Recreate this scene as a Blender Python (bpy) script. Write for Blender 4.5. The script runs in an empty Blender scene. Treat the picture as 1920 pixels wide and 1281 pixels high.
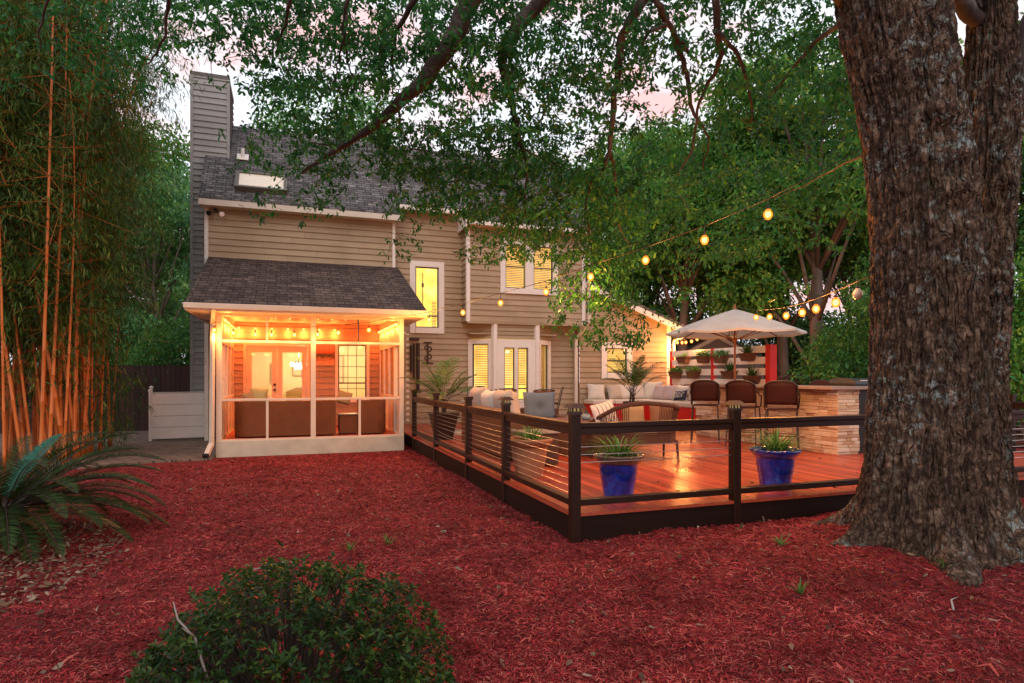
import bpy, bmesh, math, random
import numpy as np
from mathutils import Vector, Matrix
R = math.radians
rng = np.random.RandomState(7)
random.seed(7)
SC = bpy.context.scene
COL = SC.collection
PI = math.pi

# ------------------------------------------------------------------ camera model (metres; X along the house, Y away from us)
YAW = R(19.6); FPX = 1180.0; CX = 960.0; HY = 705.0; EYE = 1.68
SA, CA = math.sin(YAW), math.cos(YAW)
def ray(px, py):
    a = (px - CX) / FPX
    return Vector((SA + a * CA, CA - a * SA, (HY - py) / FPX))
def at(px, py, depth):
    v = ray(px, py); return Vector((v.x * depth, v.y * depth, EYE + v.z * depth))
def at_y(px, py, Y):
    v = ray(px, py); t = Y / v.y; return Vector((v.x * t, Y, EYE + v.z * t))
def at_z(px, py, z):
    v = ray(px, py); t = (z - EYE) / v.z; return Vector((v.x * t, v.y * t, z))

# ------------------------------------------------------------------ numpy noise
def _hash(ix, iy, iz, seed):
    h = (ix * 374761393 + iy * 668265263 + iz * 2147483647 + seed * 1274126177) & 0xffffffff
    h = ((h ^ (h >> 13)) * 1274126177) & 0xffffffff
    return ((h ^ (h >> 16)) & 0xffff) / 65535.0
def vnoise(x, y, z=0.0, seed=0):
    x = np.asarray(x, float); y = np.asarray(y, float); z = np.zeros_like(x) + z
    ix = np.floor(x).astype(np.int64); iy = np.floor(y).astype(np.int64); iz = np.floor(z).astype(np.int64)
    fx = x - ix; fy = y - iy; fz = z - iz
    fx = fx * fx * (3 - 2 * fx); fy = fy * fy * (3 - 2 * fy); fz = fz * fz * (3 - 2 * fz)
    def c(a, b, d): return _hash(ix + a, iy + b, iz + d, seed)
    x0 = (c(0,0,0) * (1-fx) + c(1,0,0) * fx) * (1-fy) + (c(0,1,0) * (1-fx) + c(1,1,0) * fx) * fy
    x1 = (c(0,0,1) * (1-fx) + c(1,0,1) * fx) * (1-fy) + (c(0,1,1) * (1-fx) + c(1,1,1) * fx) * fy
    return x0 * (1-fz) + x1 * fz
def fbm(x, y, z=0.0, oct=4, seed=0):
    s = 0; a = .5
    for o in range(oct):
        s = s + a * vnoise(x * 2**o, y * 2**o, np.asarray(z) * 2**o, seed + o); a *= .5
    return s

# ------------------------------------------------------------------ mesh builder
class MB:
    def __init__(s): s.v = []; s.f = []
    def add(s, vs, fs):
        n = len(s.v); s.v += [tuple(v) for v in vs]; s.f += [tuple(i + n for i in f) for f in fs]; return s
    def box(s, x0, x1, y0, y1, z0, z1):
        vs = [(x0,y0,z0),(x1,y0,z0),(x1,y1,z0),(x0,y1,z0),(x0,y0,z1),(x1,y0,z1),(x1,y1,z1),(x0,y1,z1)]
        return s.add(vs, [(3,2,1,0),(4,5,6,7),(0,1,5,4),(1,2,6,5),(2,3,7,6),(3,0,4,7)])
    def obox(s, c, size, m=None):
        sx, sy, sz = [k / 2 for k in size]; m = m or Matrix(); c = Vector(c)
        vs = [c + m @ Vector((x*sx, y*sy, z*sz)) for z in (-1,1) for x, y in ((-1,-1),(1,-1),(1,1),(-1,1))]
        return s.add(vs, [(3,2,1,0),(4,5,6,7),(0,1,5,4),(1,2,6,5),(2,3,7,6),(3,0,4,7)])
    def bar(s, a, b, w, h, up=(0,0,1)):
        a = Vector(a); b = Vector(b); d = b - a; L = d.length; d.normalize(); up = Vector(up)
        x = d.cross(up)
        if x.length < 1e-4: x = d.cross(Vector((0,1,0)))
        x.normalize(); z = x.cross(d)
        m = Matrix((x, d, z)).transposed()
        return s.obox((a + b) / 2, (w, L, h), m)
    def tube(s, pts, rad, seg=8, caps=True):
        pts = [Vector(p) for p in pts]; n = len(pts)
        if not hasattr(rad, '__len__'): rad = [rad] * n
        base = len(s.v); prev = None
        for i, p in enumerate(pts):
            t = (pts[min(i+1, n-1)] - pts[max(i-1, 0)])
            if t.length < 1e-9: t = Vector((0,0,1))
            t.normalize()
            if prev is None:
                u = t.cross(Vector((0,0,1)) if abs(t.z) < .9 else Vector((1,0,0)))
            else:
                u = prev - t * prev.dot(t)
            u.normalize(); prev = u; w = t.cross(u)
            for k in range(seg):
                a = 2 * PI * k / seg
                s.v.append(tuple(p + (u * math.cos(a) + w * math.sin(a)) * rad[i]))
        for i in range(n - 1):
            for k in range(seg):
                a = base + i*seg + k; b = base + i*seg + (k+1) % seg
                s.f.append((a, b, b + seg, a + seg))
        if caps:
            s.f.append(tuple(base + k for k in reversed(range(seg))))
            s.f.append(tuple(base + (n-1)*seg + k for k in range(seg)))
        return s
    def lathe(s, prof, c=(0,0,0), seg=24, m=None):
        c = Vector(c); base = len(s.v); n = len(prof)
        for r, z in prof:
            for k in range(seg):
                a = 2*PI*k/seg; p = Vector((r*math.cos(a), r*math.sin(a), z))
                s.v.append(tuple(c + (m @ p if m else p)))
        for i in range(n-1):
            for k in range(seg):
                a = base + i*seg + k; b = base + i*seg + (k+1) % seg
                s.f.append((a, b, b+seg, a+seg))
        s.f.append(tuple(base + k for k in reversed(range(seg))))
        s.f.append(tuple(base + (n-1)*seg + k for k in range(seg)))
        return s
    def prism(s, poly, ax, t0, t1):
        """poly of 2-d points; ax 'x','y','z' is the extrusion axis"""
        def mk(p, t):
            return (t, p[0], p[1]) if ax == 'x' else (p[0], t, p[1]) if ax == 'y' else (p[0], p[1], t)
        n = len(poly); vs = [mk(p, t0) for p in poly] + [mk(p, t1) for p in poly]
        fs = [tuple(range(n)), tuple(range(2*n-1, n-1, -1))] + [(i, i+n, (i+1) % n + n, (i+1) % n) for i in range(n)]
        return s.add(vs, fs)
    def pillow(s, c, w, h, t, m=None, n=9, puff=.5):
        """soft cushion: w along x, h along z, t thick along y"""
        c = Vector(c); m = m or Matrix(); base = len(s.v)
        for side in (1, -1):
            for j in range(n):
                for i in range(n):
                    u = 2*i/(n-1) - 1; v = 2*j/(n-1) - 1
                    k = max(0, (1 - u**4) * (1 - v**4)) ** puff
                    pinch = 1 - .07 * (1 - abs(u)) * abs(v)**2 ; pin2 = 1 - .07 * (1 - abs(v)) * abs(u)**2
                    p = Vector((u*w/2*pin2, side * (t/2 * k + .004), v*h/2*pinch))
                    s.v.append(tuple(c + m @ p))
        for sd in (0, 1):
            for j in range(n-1):
                for i in range(n-1):
                    a = base + sd*n*n + j*n + i
                    q = (a, a+1, a+n+1, a+n)
                    s.f.append(q if sd else q[::-1])
        edge = [i for i in range(n)] + [j*n + n-1 for j in range(1, n)] + [(n-1)*n + i for i in range(n-2, -1, -1)] + [j*n for j in range(n-2, 0, -1)]
        for a, b in zip(edge, edge[1:] + edge[:1]):
            s.f.append((base+a, base+b, base+n*n+b, base+n*n+a))
        return s
    def build(s, name, mat, parent=None, smooth=False, world=False, bevel=0):
        me = bpy.data.meshes.new(name)
        vs = s.v
        if world and parent is not None:
            l = parent.matrix_basis.translation
            vs = [(x - l.x, y - l.y, z - l.z) for x, y, z in vs]
        me.from_pydata(vs, [], s.f); me.validate(clean_customdata=False)
        o = bpy.data.objects.new(name, me); COL.objects.link(o)
        if mat: me.materials.append(mat)
        if parent: o.parent = parent
        if smooth is not False and len(me.polygons):
            me.polygons.foreach_set('use_smooth', [True] * len(me.polygons))
            if smooth is not True: me.set_sharp_from_angle(angle=R(smooth))
        if bevel:
            b = o.modifiers.new('bevel', 'BEVEL'); b.width = bevel; b.segments = 2; b.limit_method = 'ANGLE'; b.angle_limit = R(40)
        return o

def raw_mesh(name, verts, loops_per_face, loop_idx, mat, parent=None, smooth=False):
    """fast mesh from numpy arrays"""
    me = bpy.data.meshes.new(name)
    verts = np.asarray(verts, np.float32)
    if parent is not None:
        verts = verts - np.array(parent.matrix_basis.translation, np.float32)
    loops_per_face = np.asarray(loops_per_face, np.int32); loop_idx = np.asarray(loop_idx, np.int32)
    me.vertices.add(len(verts)); me.vertices.foreach_set('co', verts.ravel())
    me.loops.add(len(loop_idx)); me.loops.foreach_set('vertex_index', loop_idx)
    me.polygons.add(len(loops_per_face))
    st = np.concatenate(([0], np.cumsum(loops_per_face)[:-1])).astype(np.int32)
    me.polygons.foreach_set('loop_start', st)
    try: me.polygons.foreach_set('loop_total', loops_per_face)
    except Exception: pass
    if smooth: me.polygons.foreach_set('use_smooth', np.ones(len(loops_per_face), bool))
    me.update(calc_edges=True)
    if mat: me.materials.append(mat)
    o = bpy.data.objects.new(name, me); COL.objects.link(o)
    if parent: o.parent = parent
    return o

def norm(a): return a / np.maximum(np.linalg.norm(a, axis=-1, keepdims=True), 1e-9)
def rand_dirs(n):
    return norm(rng.normal(size=(n, 3)))
LEAF6 = dict(t=np.array([0, .38, .38, .74, .74, 1.0]), s=np.array([0, -.36, .36, -.5, .5, 0.]))
LANCE = dict(t=np.array([0, .3, .3, .65, .65, 1.0]), s=np.array([0, -.5, .5, -.38, .38, 0.]))
def leaves(name, pos, dirs, length, width, mat, parent=None, shape=LEAF6, droop=.25, nrm=None, cup=.18):
    """many small six-point leaves, each bent along its length and cupped"""
    pos = np.asarray(pos, float); n = len(pos); d = norm(np.asarray(dirs, float))
    if nrm is None: nrm = rng.normal(size=(n, 3)) * .55 + np.array([0, 0, 1.])
    sd = norm(np.cross(d, nrm)); up = np.cross(sd, d)
    L = np.broadcast_to(np.asarray(length, float), (n,))[:, None, None]; Wd = np.broadcast_to(np.asarray(width, float), (n,))[:, None, None]
    t = shape['t'][None, :, None]; s = shape['s'][None, :, None]
    v = pos[:, None] + d[:, None] * t * L + sd[:, None] * s * Wd + up[:, None] * np.abs(s) * Wd * cup
    v = v + np.array([0, 0, -1.])[None, None] * (t**2) * L * droop
    base = (np.arange(n) * 6)[:, None]
    idx = np.concatenate([base + np.array([[0, 2, 1]]), base + np.array([[1, 2, 4, 3]]), base + np.array([[3, 4, 5]])], axis=1).ravel()
    lp = np.tile([3, 4, 3], n)
    return raw_mesh(name, v.reshape(-1, 3), lp, idx, mat, parent)

# ------------------------------------------------------------------ things
def tag(o, label=None, cat=None, group=None, kind=None):
    if label: o['label'] = label
    if cat: o['category'] = cat
    if group: o['group'] = group
    if kind: o['kind'] = kind
    return o
def thing(name, label, cat, loc=(0,0,0), rz=0, group=None):
    o = bpy.data.objects.new(name, None); COL.objects.link(o)
    o.empty_display_size = .1
    o.location = loc; o.rotation_euler = (0, 0, rz)
    return tag(o, label, cat, group)
def dup(root, loc, rz=0, label=None, scale=1, group=None):
    r = root.copy(); COL.objects.link(r); r.location = loc; r.rotation_euler = (0, 0, rz)
    if scale != 1: r.scale = (scale,)*3 if not hasattr(scale, '__len__') else scale
    if label: r['label'] = label
    if group: r['group'] = group
    def kids(a, b):
        for ch in list(a.children):
            c = ch.copy(); COL.objects.link(c); c.parent = b; kids(ch, c)
    kids(root, r)
    return r
# ------------------------------------------------------------------ materials
def _nt(name):
    m = bpy.data.materials.new(name); m.use_nodes = True
    nt = m.node_tree; nt.nodes.clear()
    return m, nt
class N:
    """tiny node-tree helper"""
    def __init__(s, name):
        s.m, s.t = _nt(name); s.out = s.t.nodes.new('ShaderNodeOutputMaterial')
    def n(s, typ, **kw):
        nd = s.t.nodes.new('ShaderNode' + typ)
        for k, v in kw.items():
            if k.startswith('_'): setattr(nd, k[1:], v)
            else:
                key = k.replace('__', ' ')
                inp = nd.inputs[key] if key in nd.inputs else nd.inputs[int(key[1:])]
                if hasattr(v, 'is_output') or isinstance(v, bpy.types.NodeSocket): s.t.links.new(v, inp)
                else: inp.default_value = v
        return nd
    def l(s, a, b): s.t.links.new(a, b)
    def coord(s, kind='Object', scale=(1,1,1), rot=(0,0,0)):
        c = s.n('TexCoord'); mp = s.n('Mapping'); s.l(c.outputs[kind], mp.inputs['Vector'])
        mp.inputs['Scale'].default_value = scale; mp.inputs['Rotation'].default_value = rot
        return mp.outputs[0]
    def geo(s, what='Position'): return s.n('NewGeometry').outputs[what]
    def noise(s, vec, scale=5, detail=4, rough=.55, out='Fac'):
        nd = s.n('TexNoise', Scale=scale, Detail=detail, Roughness=rough); s.l(vec, nd.inputs['Vector']); return nd.outputs[out]
    def ramp(s, fac, stops):
        r = s.n('ValToRGB'); s.l(fac, r.inputs[0]); e = r.color_ramp.elements
        while len(e) < len(stops): e.new(.5)
        for q, (p, c) in zip(e, stops): q.position = p; q.color = (*c, 1) if len(c) == 3 else c
        return r.outputs[0]
    def mix(s, fac, a, b, typ='MIX'):
        nd = s.n('MixRGB', _blend_type=typ)
        for i, v in enumerate((fac, a, b)):
            if isinstance(v, bpy.types.NodeSocket): s.l(v, nd.inputs[i])
            elif i == 0: nd.inputs[0].default_value = v
            else: nd.inputs[i].default_value = (*v, 1)
        return nd.outputs[0]
    def math(s, op, a, b=0.0):
        nd = s.n('Math', _operation=op)
        for i, v in enumerate((a, b)):
            if isinstance(v, bpy.types.NodeSocket): s.l(v, nd.inputs[i])
            else: nd.inputs[i].default_value = v
        return nd.outputs[0]
    def bump(s, h, strength=.3, dist=.02):
        b = s.n('Bump', Strength=strength, Distance=dist); s.l(h, b.inputs['Height']); return b.outputs[0]
    def bsdf(s, col, rough=.6, metal=0., normal=None, spec=.4, coat=0., croogh=.1):
        p = s.n('BsdfPrincipled')
        for k, v in (('Base Color', col), ('Roughness', rough), ('Metallic', metal), ('Specular IOR Level', spec), ('Coat Weight', coat), ('Coat Roughness', croogh)):
            if isinstance(v, bpy.types.NodeSocket): s.l(v, p.inputs[k])
            else: p.inputs[k].default_value = (*v, 1) if k == 'Base Color' else v
        if normal is not None: s.l(normal, p.inputs['Normal'])
        s.l(p.outputs[0], s.out.inputs[0]); return p
def mat_bulb(name, col, strength):
    k = N(name); e = k.n('Emission', Color=(*col, 1), Strength=strength); t = k.n('BsdfTransparent', Color=(1, .8, .5, 1)); mx = k.n('MixShader')
    mx.inputs[0].default_value = .45; k.l(e.outputs[0], mx.inputs[1]); k.l(t.outputs[0], mx.inputs[2]); k.l(mx.outputs[0], k.out.inputs[0]); return k.m
def scl(c, k): return tuple(min(1, x * k) for x in c)
def mat_plain(name, col, rough=.6, metal=0, var=.18, scale=3, bump=.15, bscale=60, stretch=(1,1,1), coat=0, spec=.4, dirt=None):
    k = N(name); v = k.coord('Object', stretch)
    f = k.noise(v, scale, 5); c = k.ramp(f, [(.3, scl(col, 1-var)), (.7, scl(col, 1+var))])
    if dirt:
        g = k.noise(v, scale * .45, 6, .7); c = k.mix(k.ramp(g, [(.52, (0,0,0)), (.75, (.6,.6,.6))]), c, dirt)
    nb = k.noise(v, bscale, 3); k.bsdf(c, rough, metal, k.bump(nb, bump, .01) if bump else None, spec, coat); return k.m
def mat_emit(name, col, strength):
    k = N(name); e = k.n('Emission', Color=(*col, 1), Strength=strength); k.l(e.outputs[0], k.out.inputs[0]); return k.m
def mat_glass(name, tint=(1,1,1), refl=.12):
    k = N(name); t = k.n('BsdfTransparent', Color=(*tint, 1)); g = k.n('BsdfGlossy', Roughness=.02); mx = k.n('MixShader')
    fr = k.n('LayerWeight', Blend=.12); f = k.math('ADD', k.math('MULTIPLY', fr.outputs['Fresnel'], .6), refl * .3)
    k.l(f, mx.inputs[0]); k.l(t.outputs[0], mx.inputs[1]); k.l(g.outputs[0], mx.inputs[2]); k.l(mx.outputs[0], k.out.inputs[0]); return k.m
def mat_leaf(name, cols, trans=.35, rough=.45, spec=.16, tcol=None, clump=None):
    """cols: list of leaf colours, one chosen per leaf"""
    k = N(name); r = k.geo('Random Per Island')
    n = len(cols); c = k.ramp(r, [((i + .5) / n, c) for i, c in enumerate(cols)])
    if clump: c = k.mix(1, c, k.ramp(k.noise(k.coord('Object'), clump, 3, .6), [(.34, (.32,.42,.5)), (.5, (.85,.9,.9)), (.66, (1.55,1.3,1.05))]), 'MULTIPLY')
    p = k.bsdf(c, rough, 0, None, spec)
    t = k.n('BsdfTranslucent'); tc = k.mix(.5, c, tcol or (.12, .22, .03)); k.l(tc, t.inputs['Color'])
    mx = k.n('MixShader'); mx.inputs[0].default_value = trans
    k.l(p.outputs[0], mx.inputs[1]); k.l(t.outputs[0], mx.inputs[2]); k.l(mx.outputs[0], k.out.inputs[0]); return k.m
def mat_island(name, cols, rough=.7, bump=.3, bscale=30, spec=.3, stretch=(1,1,1), var=.2, patch=None):
    k = N(name); r = k.geo('Random Per Island'); n = len(cols)
    c = k.ramp(r, [((i + .5) / n, q) for i, q in enumerate(cols)]); v = k.coord('Object', stretch)
    nz = k.noise(v, bscale * .3, 5); c = k.mix(1, c, k.ramp(nz, [(.25, (1-var,)*3), (.75, (1.0,)*3)]), 'MULTIPLY')
    if patch: c = k.mix(1, c, k.ramp(k.noise(k.coord('Object'), patch, 6, .65), [(.36, (.42,.38,.38)), (.5, (.9,.9,.9)), (.68, (1.2,1.15,1.12))]), 'MULTIPLY')
    k.bsdf(c, rough, 0, k.bump(k.noise(v, bscale, 4), bump, .012), spec); return k.m
def mat_wood(name, col, rough=.55, axis=1, coat=0, var=.3, spec=.4, wet=False):
    st = [9, 9, 9]; st[axis] = .7
    k = N(name); v = k.coord('Object', tuple(st)); f = k.noise(v, 2.2, 6, .65); r = k.geo('Random Per Island')
    c = k.ramp(f, [(.25, scl(col, 1-var)), (.75, scl(col, 1+var))])
    c = k.mix(1, c, k.ramp(r, [(0, (.62,)*3), (.5, (.95,)*3), (1, (1.15,)*3)]), 'MULTIPLY')
    rg = rough
    if wet:
        big = k.noise(k.coord('Object', (1,1,1)), .55, 3); rg = k.n('MapRange'); k.l(big, rg.inputs[0])
        rg.inputs[1].default_value = .35; rg.inputs[2].default_value = .65; rg.inputs[3].default_value = rough * .55; rg.inputs[4].default_value = rough * 1.3; rg = rg.outputs[0]
    k.bsdf(c, rg, 0, k.bump(f, .12, .01), spec, coat); return k.m
def mat_wicker(name, col, scale=55):
    k = N(name); v = k.coord('Object'); w1 = k.n('TexWave', Scale=scale * .35, Distortion=.6, Detail=1, _bands_direction='Z'); k.l(v, w1.inputs['Vector'])
    w2 = k.n('TexWave', Scale=scale * .2, Distortion=.4, Detail=1, _bands_direction='DIAGONAL'); k.l(v, w2.inputs['Vector'])
    h = k.math('MULTIPLY', w1.outputs['Fac'], k.math('ADD', w2.outputs['Fac'], .35))
    f = k.noise(v, 6, 4); c = k.mix(k.math('MULTIPLY', h, .8), scl(col, .45), k.ramp(f, [(.3, scl(col, .85)), (.7, scl(col, 1.25))]))
    k.bsdf(c, .5, 0, k.bump(h, .7, .012), .35); return k.m
def mat_shingle(name, a, b, rough=.9):
    k = N(name); c = k.n('TexCoord'); sp = k.n('SeparateXYZ'); k.l(c.outputs['Object'], sp.inputs[0])
    cb = k.n('CombineXYZ'); k.l(sp.outputs[0], cb.inputs[0]); k.l(k.math('MULTIPLY', sp.outputs[2], 1.42), cb.inputs[1])
    br = k.n('TexBrick', Scale=1.0, Color1=(*a, 1), Color2=(*b, 1), Mortar=(*scl(a, .25), 1), _offset=.37, _squash=1.0)
    br.inputs['Mortar Size'].default_value = .012; br.inputs['Mortar Smooth'].default_value = .3; br.inputs['Bias'].default_value = -.1
    br.inputs['Brick Width'].default_value = .24; br.inputs['Row Height'].default_value = .115
    k.l(cb.outputs[0], br.inputs['Vector'])
    br2 = k.n('TexBrick', Scale=1.0, Color1=(.55,.55,.58,1), Color2=(1,1,1,1), Mortar=(.8,.8,.8,1), _offset=.61)
    br2.inputs['Mortar Size'].default_value = 0; br2.inputs['Brick Width'].default_value = .13; br2.inputs['Row Height'].default_value = .115
    k.l(cb.outputs[0], br2.inputs['Vector'])
    nz = k.noise(k.coord('Object'), 1.3, 6, .7); col = k.mix(1, k.mix(1, br.outputs[0], br2.outputs[0], 'MULTIPLY'), k.ramp(nz, [(.3, (.65,.65,.65)), (.7, (1.15,1.1,1.1))]), 'MULTIPLY')
    gr = k.noise(k.coord('Object'), 220, 2)
    # lower edge of each course stands proud: saw-tooth height up the slope
    saw = k.math('FRACT', k.math('DIVIDE', k.math('MULTIPLY', sp.outputs[2], 1.42), .115))
    h = k.math('ADD', k.math('MULTIPLY', saw, -1.0), k.math('MULTIPLY', gr, .15))
    k.bsdf(col, rough, 0, k.bump(h, .55, .02), .2); return k.m

def mat_room(name, col, strength):
    k = N(name); f = k.noise(k.coord('Object', (1.6, 1.6, 1.1)), 1.7, 3, .5); c = k.ramp(f, [(.3, scl(col, .72)), (.5, scl(col, 1)), (.68, (min(1, col[0]), min(1, col[1]*1.2), col[2]*1.9))])
    e = k.n('Emission', Strength=strength); k.l(c, e.inputs['Color']); k.l(e.outputs[0], k.out.inputs[0]); return k.m
M = {}
# ---- house
def mat_siding(name, col):
    k = N(name); v = k.coord('Object', (.6, .6, 9)); f = k.noise(v, 1.5, 5, .6); r = k.geo('Random Per Island')
    big = k.noise(k.coord('Object'), .5, 5, .65)
    c = k.ramp(f, [(.25, scl(col, .88)), (.75, scl(col, 1.08))])
    c = k.mix(1, c, k.ramp(big, [(.3, (.74,.72,.68)), (.65, (1,1,1))]), 'MULTIPLY')
    c = k.mix(1, c, k.ramp(r, [(0, (.84,.83,.82)), (1, (1.0,)*3)]), 'MULTIPLY')
    k.bsdf(c, .62, 0, k.bump(k.noise(k.coord('Object', (4, 4, 60)), 3, 3), .06, .01), .3); return k.m
M['siding'] = mat_siding('painted_siding', (.41, .315, .205))
M['siding_cool'] = mat_siding('cool_lit_siding', (.34, .345, .335))  # same house siding, with the cool sky light put into its colour
M['trim'] = mat_plain('white_trim', (.66, .63, .58), .5, var=.05, bump=.05)
M['cream'] = mat_plain('cream_trim', (.55, .50, .42), .55, var=.08, bump=.05)
M['porch_trim'] = mat_plain('porch_trim', (.6, .5, .39), .5, var=.06, bump=.05)
M['stucco'] = mat_plain('porch_base', (.46, .42, .33), .8, var=.12, bump=.2, dirt=(.2,.16,.1))
M['shingle'] = mat_shingle('roof_shingles', (.10, .096, .094), (.24, .23, .222))
M['shingle_porch'] = mat_shingle('porch_shingles', (.085, .06, .05), (.175, .125, .1))
M['glass'] = mat_glass('window_glass')
M['sash'] = mat_plain('bronze_sash', (.09, .085, .07), .45, var=.1, bump=0)
M['blind'] = mat_plain('blind_slats', (.75, .66, .45), .6, var=.05, bump=0)
M['winlight'] = mat_room('lit_room', (1.0, .52, .08), 1.25)
M['winlight2'] = mat_room('lit_room_bright', (1.0, .55, .10), 1.45)
M['black'] = mat_plain('black_metal', (.012, .011, .011), .4, var=.2, bump=.05)
M['dark_metal'] = mat_plain('dark_bronze', (.03, .02, .016), .42, var=.25, bump=.08)
M['doorpaint'] = mat_plain('door_paint', (.6, .5, .4), .5, var=.06, bump=.05)
M['porchwall'] = mat_siding('porch_siding', (.42, .3, .22))
M['porchfloor'] = mat_wood('porch_floor', (.33, .05, .03), .5, 1)
M['white'] = mat_plain('white_vinyl', (.8, .76, .72), .45, var=.05, bump=.03)
M['room'] = mat_plain('room_paint', (.75, .66, .5), .8, var=.04, bump=0)
M['bulb'] = mat_bulb('amber_bulb', (1, .24, .025), 2.0)
M['hot_core'] = mat_emit('bulb_core', (1, .6, .22), 8)
M['bulb_small'] = mat_bulb('small_amber_bulb', (1, .24, .03), 2.4)
M['bulb_off'] = mat_plain('unlit_bulb', (.7, .55, .4), .15, var=.1, bump=0, spec=.7)
M['cord'] = mat_plain('black_cord', (.012, .01, .009), .5, bump=0)
# ---- deck
M['deck'] = mat_wood('stained_deck', (.37, .064, .029), .40, 1, .03, .35, .4, True)
M['deckdark'] = mat_wood('dark_fascia', (.014, .006, .004), .6, 0, spec=.12)
M['rail'] = mat_wood('dark_rail', (.022, .008, .0045), .42, 1, .04, spec=.25)
M['cable'] = mat_plain('steel_cable', (.55, .5, .46), .3, .9, var=.05, bump=0)
M['lampglow'] = mat_emit('post_lamp', (1, .62, .25), .22)
M['redpaint'] = mat_plain('red_paint', (.55, .018, .012), .45, var=.12)
M['slat'] = mat_plain('white_slat', (.8, .76, .7), .55, var=.08)
M['wicker'] = mat_wicker('brown_wicker', (.15, .055, .028))
M['wicker_porch'] = mat_wicker('porch_wicker', (.24, .085, .03))
M['rattan'] = mat_wicker('dark_rattan', (.10, .04, .022), 80)
M['sling'] = mat_plain('sling_fabric', (.2, .09, .04), .6, var=.15, bump=.2, bscale=200)
M['sling_grey'] = mat_plain('grey_sling', (.26, .22, .2), .6, var=.1, bump=.2, bscale=200)
M['stool'] = mat_plain('stool_weave', (.034, .009, .006), .6, var=.25, bump=.3, bscale=160, spec=.2)
M['fabric'] = mat_plain('cream_fabric', (.55, .5, .43), .9, var=.06, bump=.25, bscale=180)
M['fabric2'] = mat_plain('beige_fabric', (.4, .34, .28), .9, var=.08, bump=.25, bscale=180)
M['bluegrey'] = mat_plain('bluegrey_fabric', (.10, .14, .185), .9, var=.12, bump=.25, bscale=150)
M['navy'] = mat_plain('navy_fabric', (.02, .022, .045), .85, var=.15, bump=.2, bscale=150)
M['olive'] = mat_plain('olive_fabric', (.3, .3, .14), .9, var=.12, bump=.2)
M['tan'] = mat_plain('tan_fabric', (.3, .2, .1), .9, var=.15, bump=.2)
M['terracotta'] = mat_plain('terracotta', (.27, .115, .055), .75, var=.25, bump=.2, dirt=(.33,.24,.17))
M['soil'] = mat_plain('soil', (.05, .03, .02), .95, var=.3, bump=.8, bscale=40)
M['teak'] = mat_wood('teak_pole', (.28, .10, .04), .5, 2)
M['canvas'] = mat_plain('umbrella_canvas', (.56, .52, .45), .85, var=.05, bump=.15, bscale=120)
M['counter'] = mat_plain('counter_slab', (.24, .19, .16), .35, var=.25, scale=14, bump=.05)
M['mortar'] = mat_plain('mortar', (.1, .08, .06), .95, bump=.3)
M['stone'] = mat_island('ledge_stone', [(.5,.39,.27),(.64,.53,.39),(.44,.27,.15),(.68,.59,.46),(.5,.37,.22),(.6,.48,.34),(.32,.17,.09),(.62,.54,.44)], .85, .8, 35)
M['steel'] = mat_plain('grill_steel', (.12, .15, .17), .3, .85, var=.1, bump=0)
M['rug'] = mat_plain('pale_rug', (.5, .46, .4), .95, var=.12, bump=.4)
M['basket'] = mat_wicker('basket', (.24, .09, .04), 70)
M['ceramic'] = mat_plain('ceramic_bluegrey', (.16, .22, .26), .25, var=.2, bump=0, coat=.3)
M['iron'] = mat_plain('rust_iron', (.03, .014, .011), .6, var=.3)
M['fence'] = mat_wood('fence_wood', (.035, .014, .011), .8, 2, 0, .4)
M['fence_right'] = mat_wood('far_fence_wood', (.07, .045, .045), .85, 2, 0, .3)
def mat_glaze():
    k = N('cobalt_glaze'); v = k.coord('Object'); f = k.noise(v, 5, 5, .6)
    c = k.ramp(f, [(.28, (.004, .006, .05)), (.52, (.006, .02, .22)), (.75, (.015, .09, .42))])
    k.bsdf(c, .16, 0, k.bump(k.noise(v, 14, 2), .08, .01), .6, .5, .06); return k.m
M['blue'] = mat_glaze()
M['blue_rim'] = mat_plain('glaze_rim', (.10, .055, .04), .25, var=.35, scale=10, bump=.05, coat=.4)
def mat_stripes(name, a, b, period, duty=.25, axis=0):
    k = N(name); c = k.n('TexCoord'); sp = k.n('SeparateXYZ'); k.l(c.outputs['Object'], sp.inputs[0])
    fr = k.math('FRACT', k.math('DIVIDE', sp.outputs[axis], period)); m = k.math('LESS_THAN', fr, duty)
    col = k.mix(m, a, b); k.bsdf(col, .9, 0, k.bump(k.noise(k.coord('Object'), 160, 2), .25, .01), .2); return k.m
M['stripe_pillow'] = mat_stripes('striped_fabric', (.62, .55, .48), (.12, .1, .11), .085, .18)
M['stripe_fine'] = mat_stripes('pinstripe_fabric', (.62, .57, .52), (.16, .15, .17), .04, .3)
# ---- planting
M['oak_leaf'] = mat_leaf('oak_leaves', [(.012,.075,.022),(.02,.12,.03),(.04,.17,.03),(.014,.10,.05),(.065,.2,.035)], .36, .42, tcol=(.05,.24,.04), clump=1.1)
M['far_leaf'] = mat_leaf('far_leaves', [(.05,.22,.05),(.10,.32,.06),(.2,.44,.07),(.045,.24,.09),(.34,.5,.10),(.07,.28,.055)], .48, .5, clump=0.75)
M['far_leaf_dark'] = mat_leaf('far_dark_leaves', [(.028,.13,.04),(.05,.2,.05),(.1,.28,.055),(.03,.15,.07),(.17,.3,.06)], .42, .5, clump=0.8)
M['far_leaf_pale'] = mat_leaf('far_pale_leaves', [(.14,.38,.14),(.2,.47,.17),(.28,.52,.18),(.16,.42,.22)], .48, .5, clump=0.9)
M['bamboo_leaf'] = mat_leaf('bamboo_leaves', [(.025,.075,.014),(.05,.12,.02),(.09,.16,.025),(.03,.085,.03),(.16,.2,.05)], .34, .45, clump=1.2)
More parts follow.
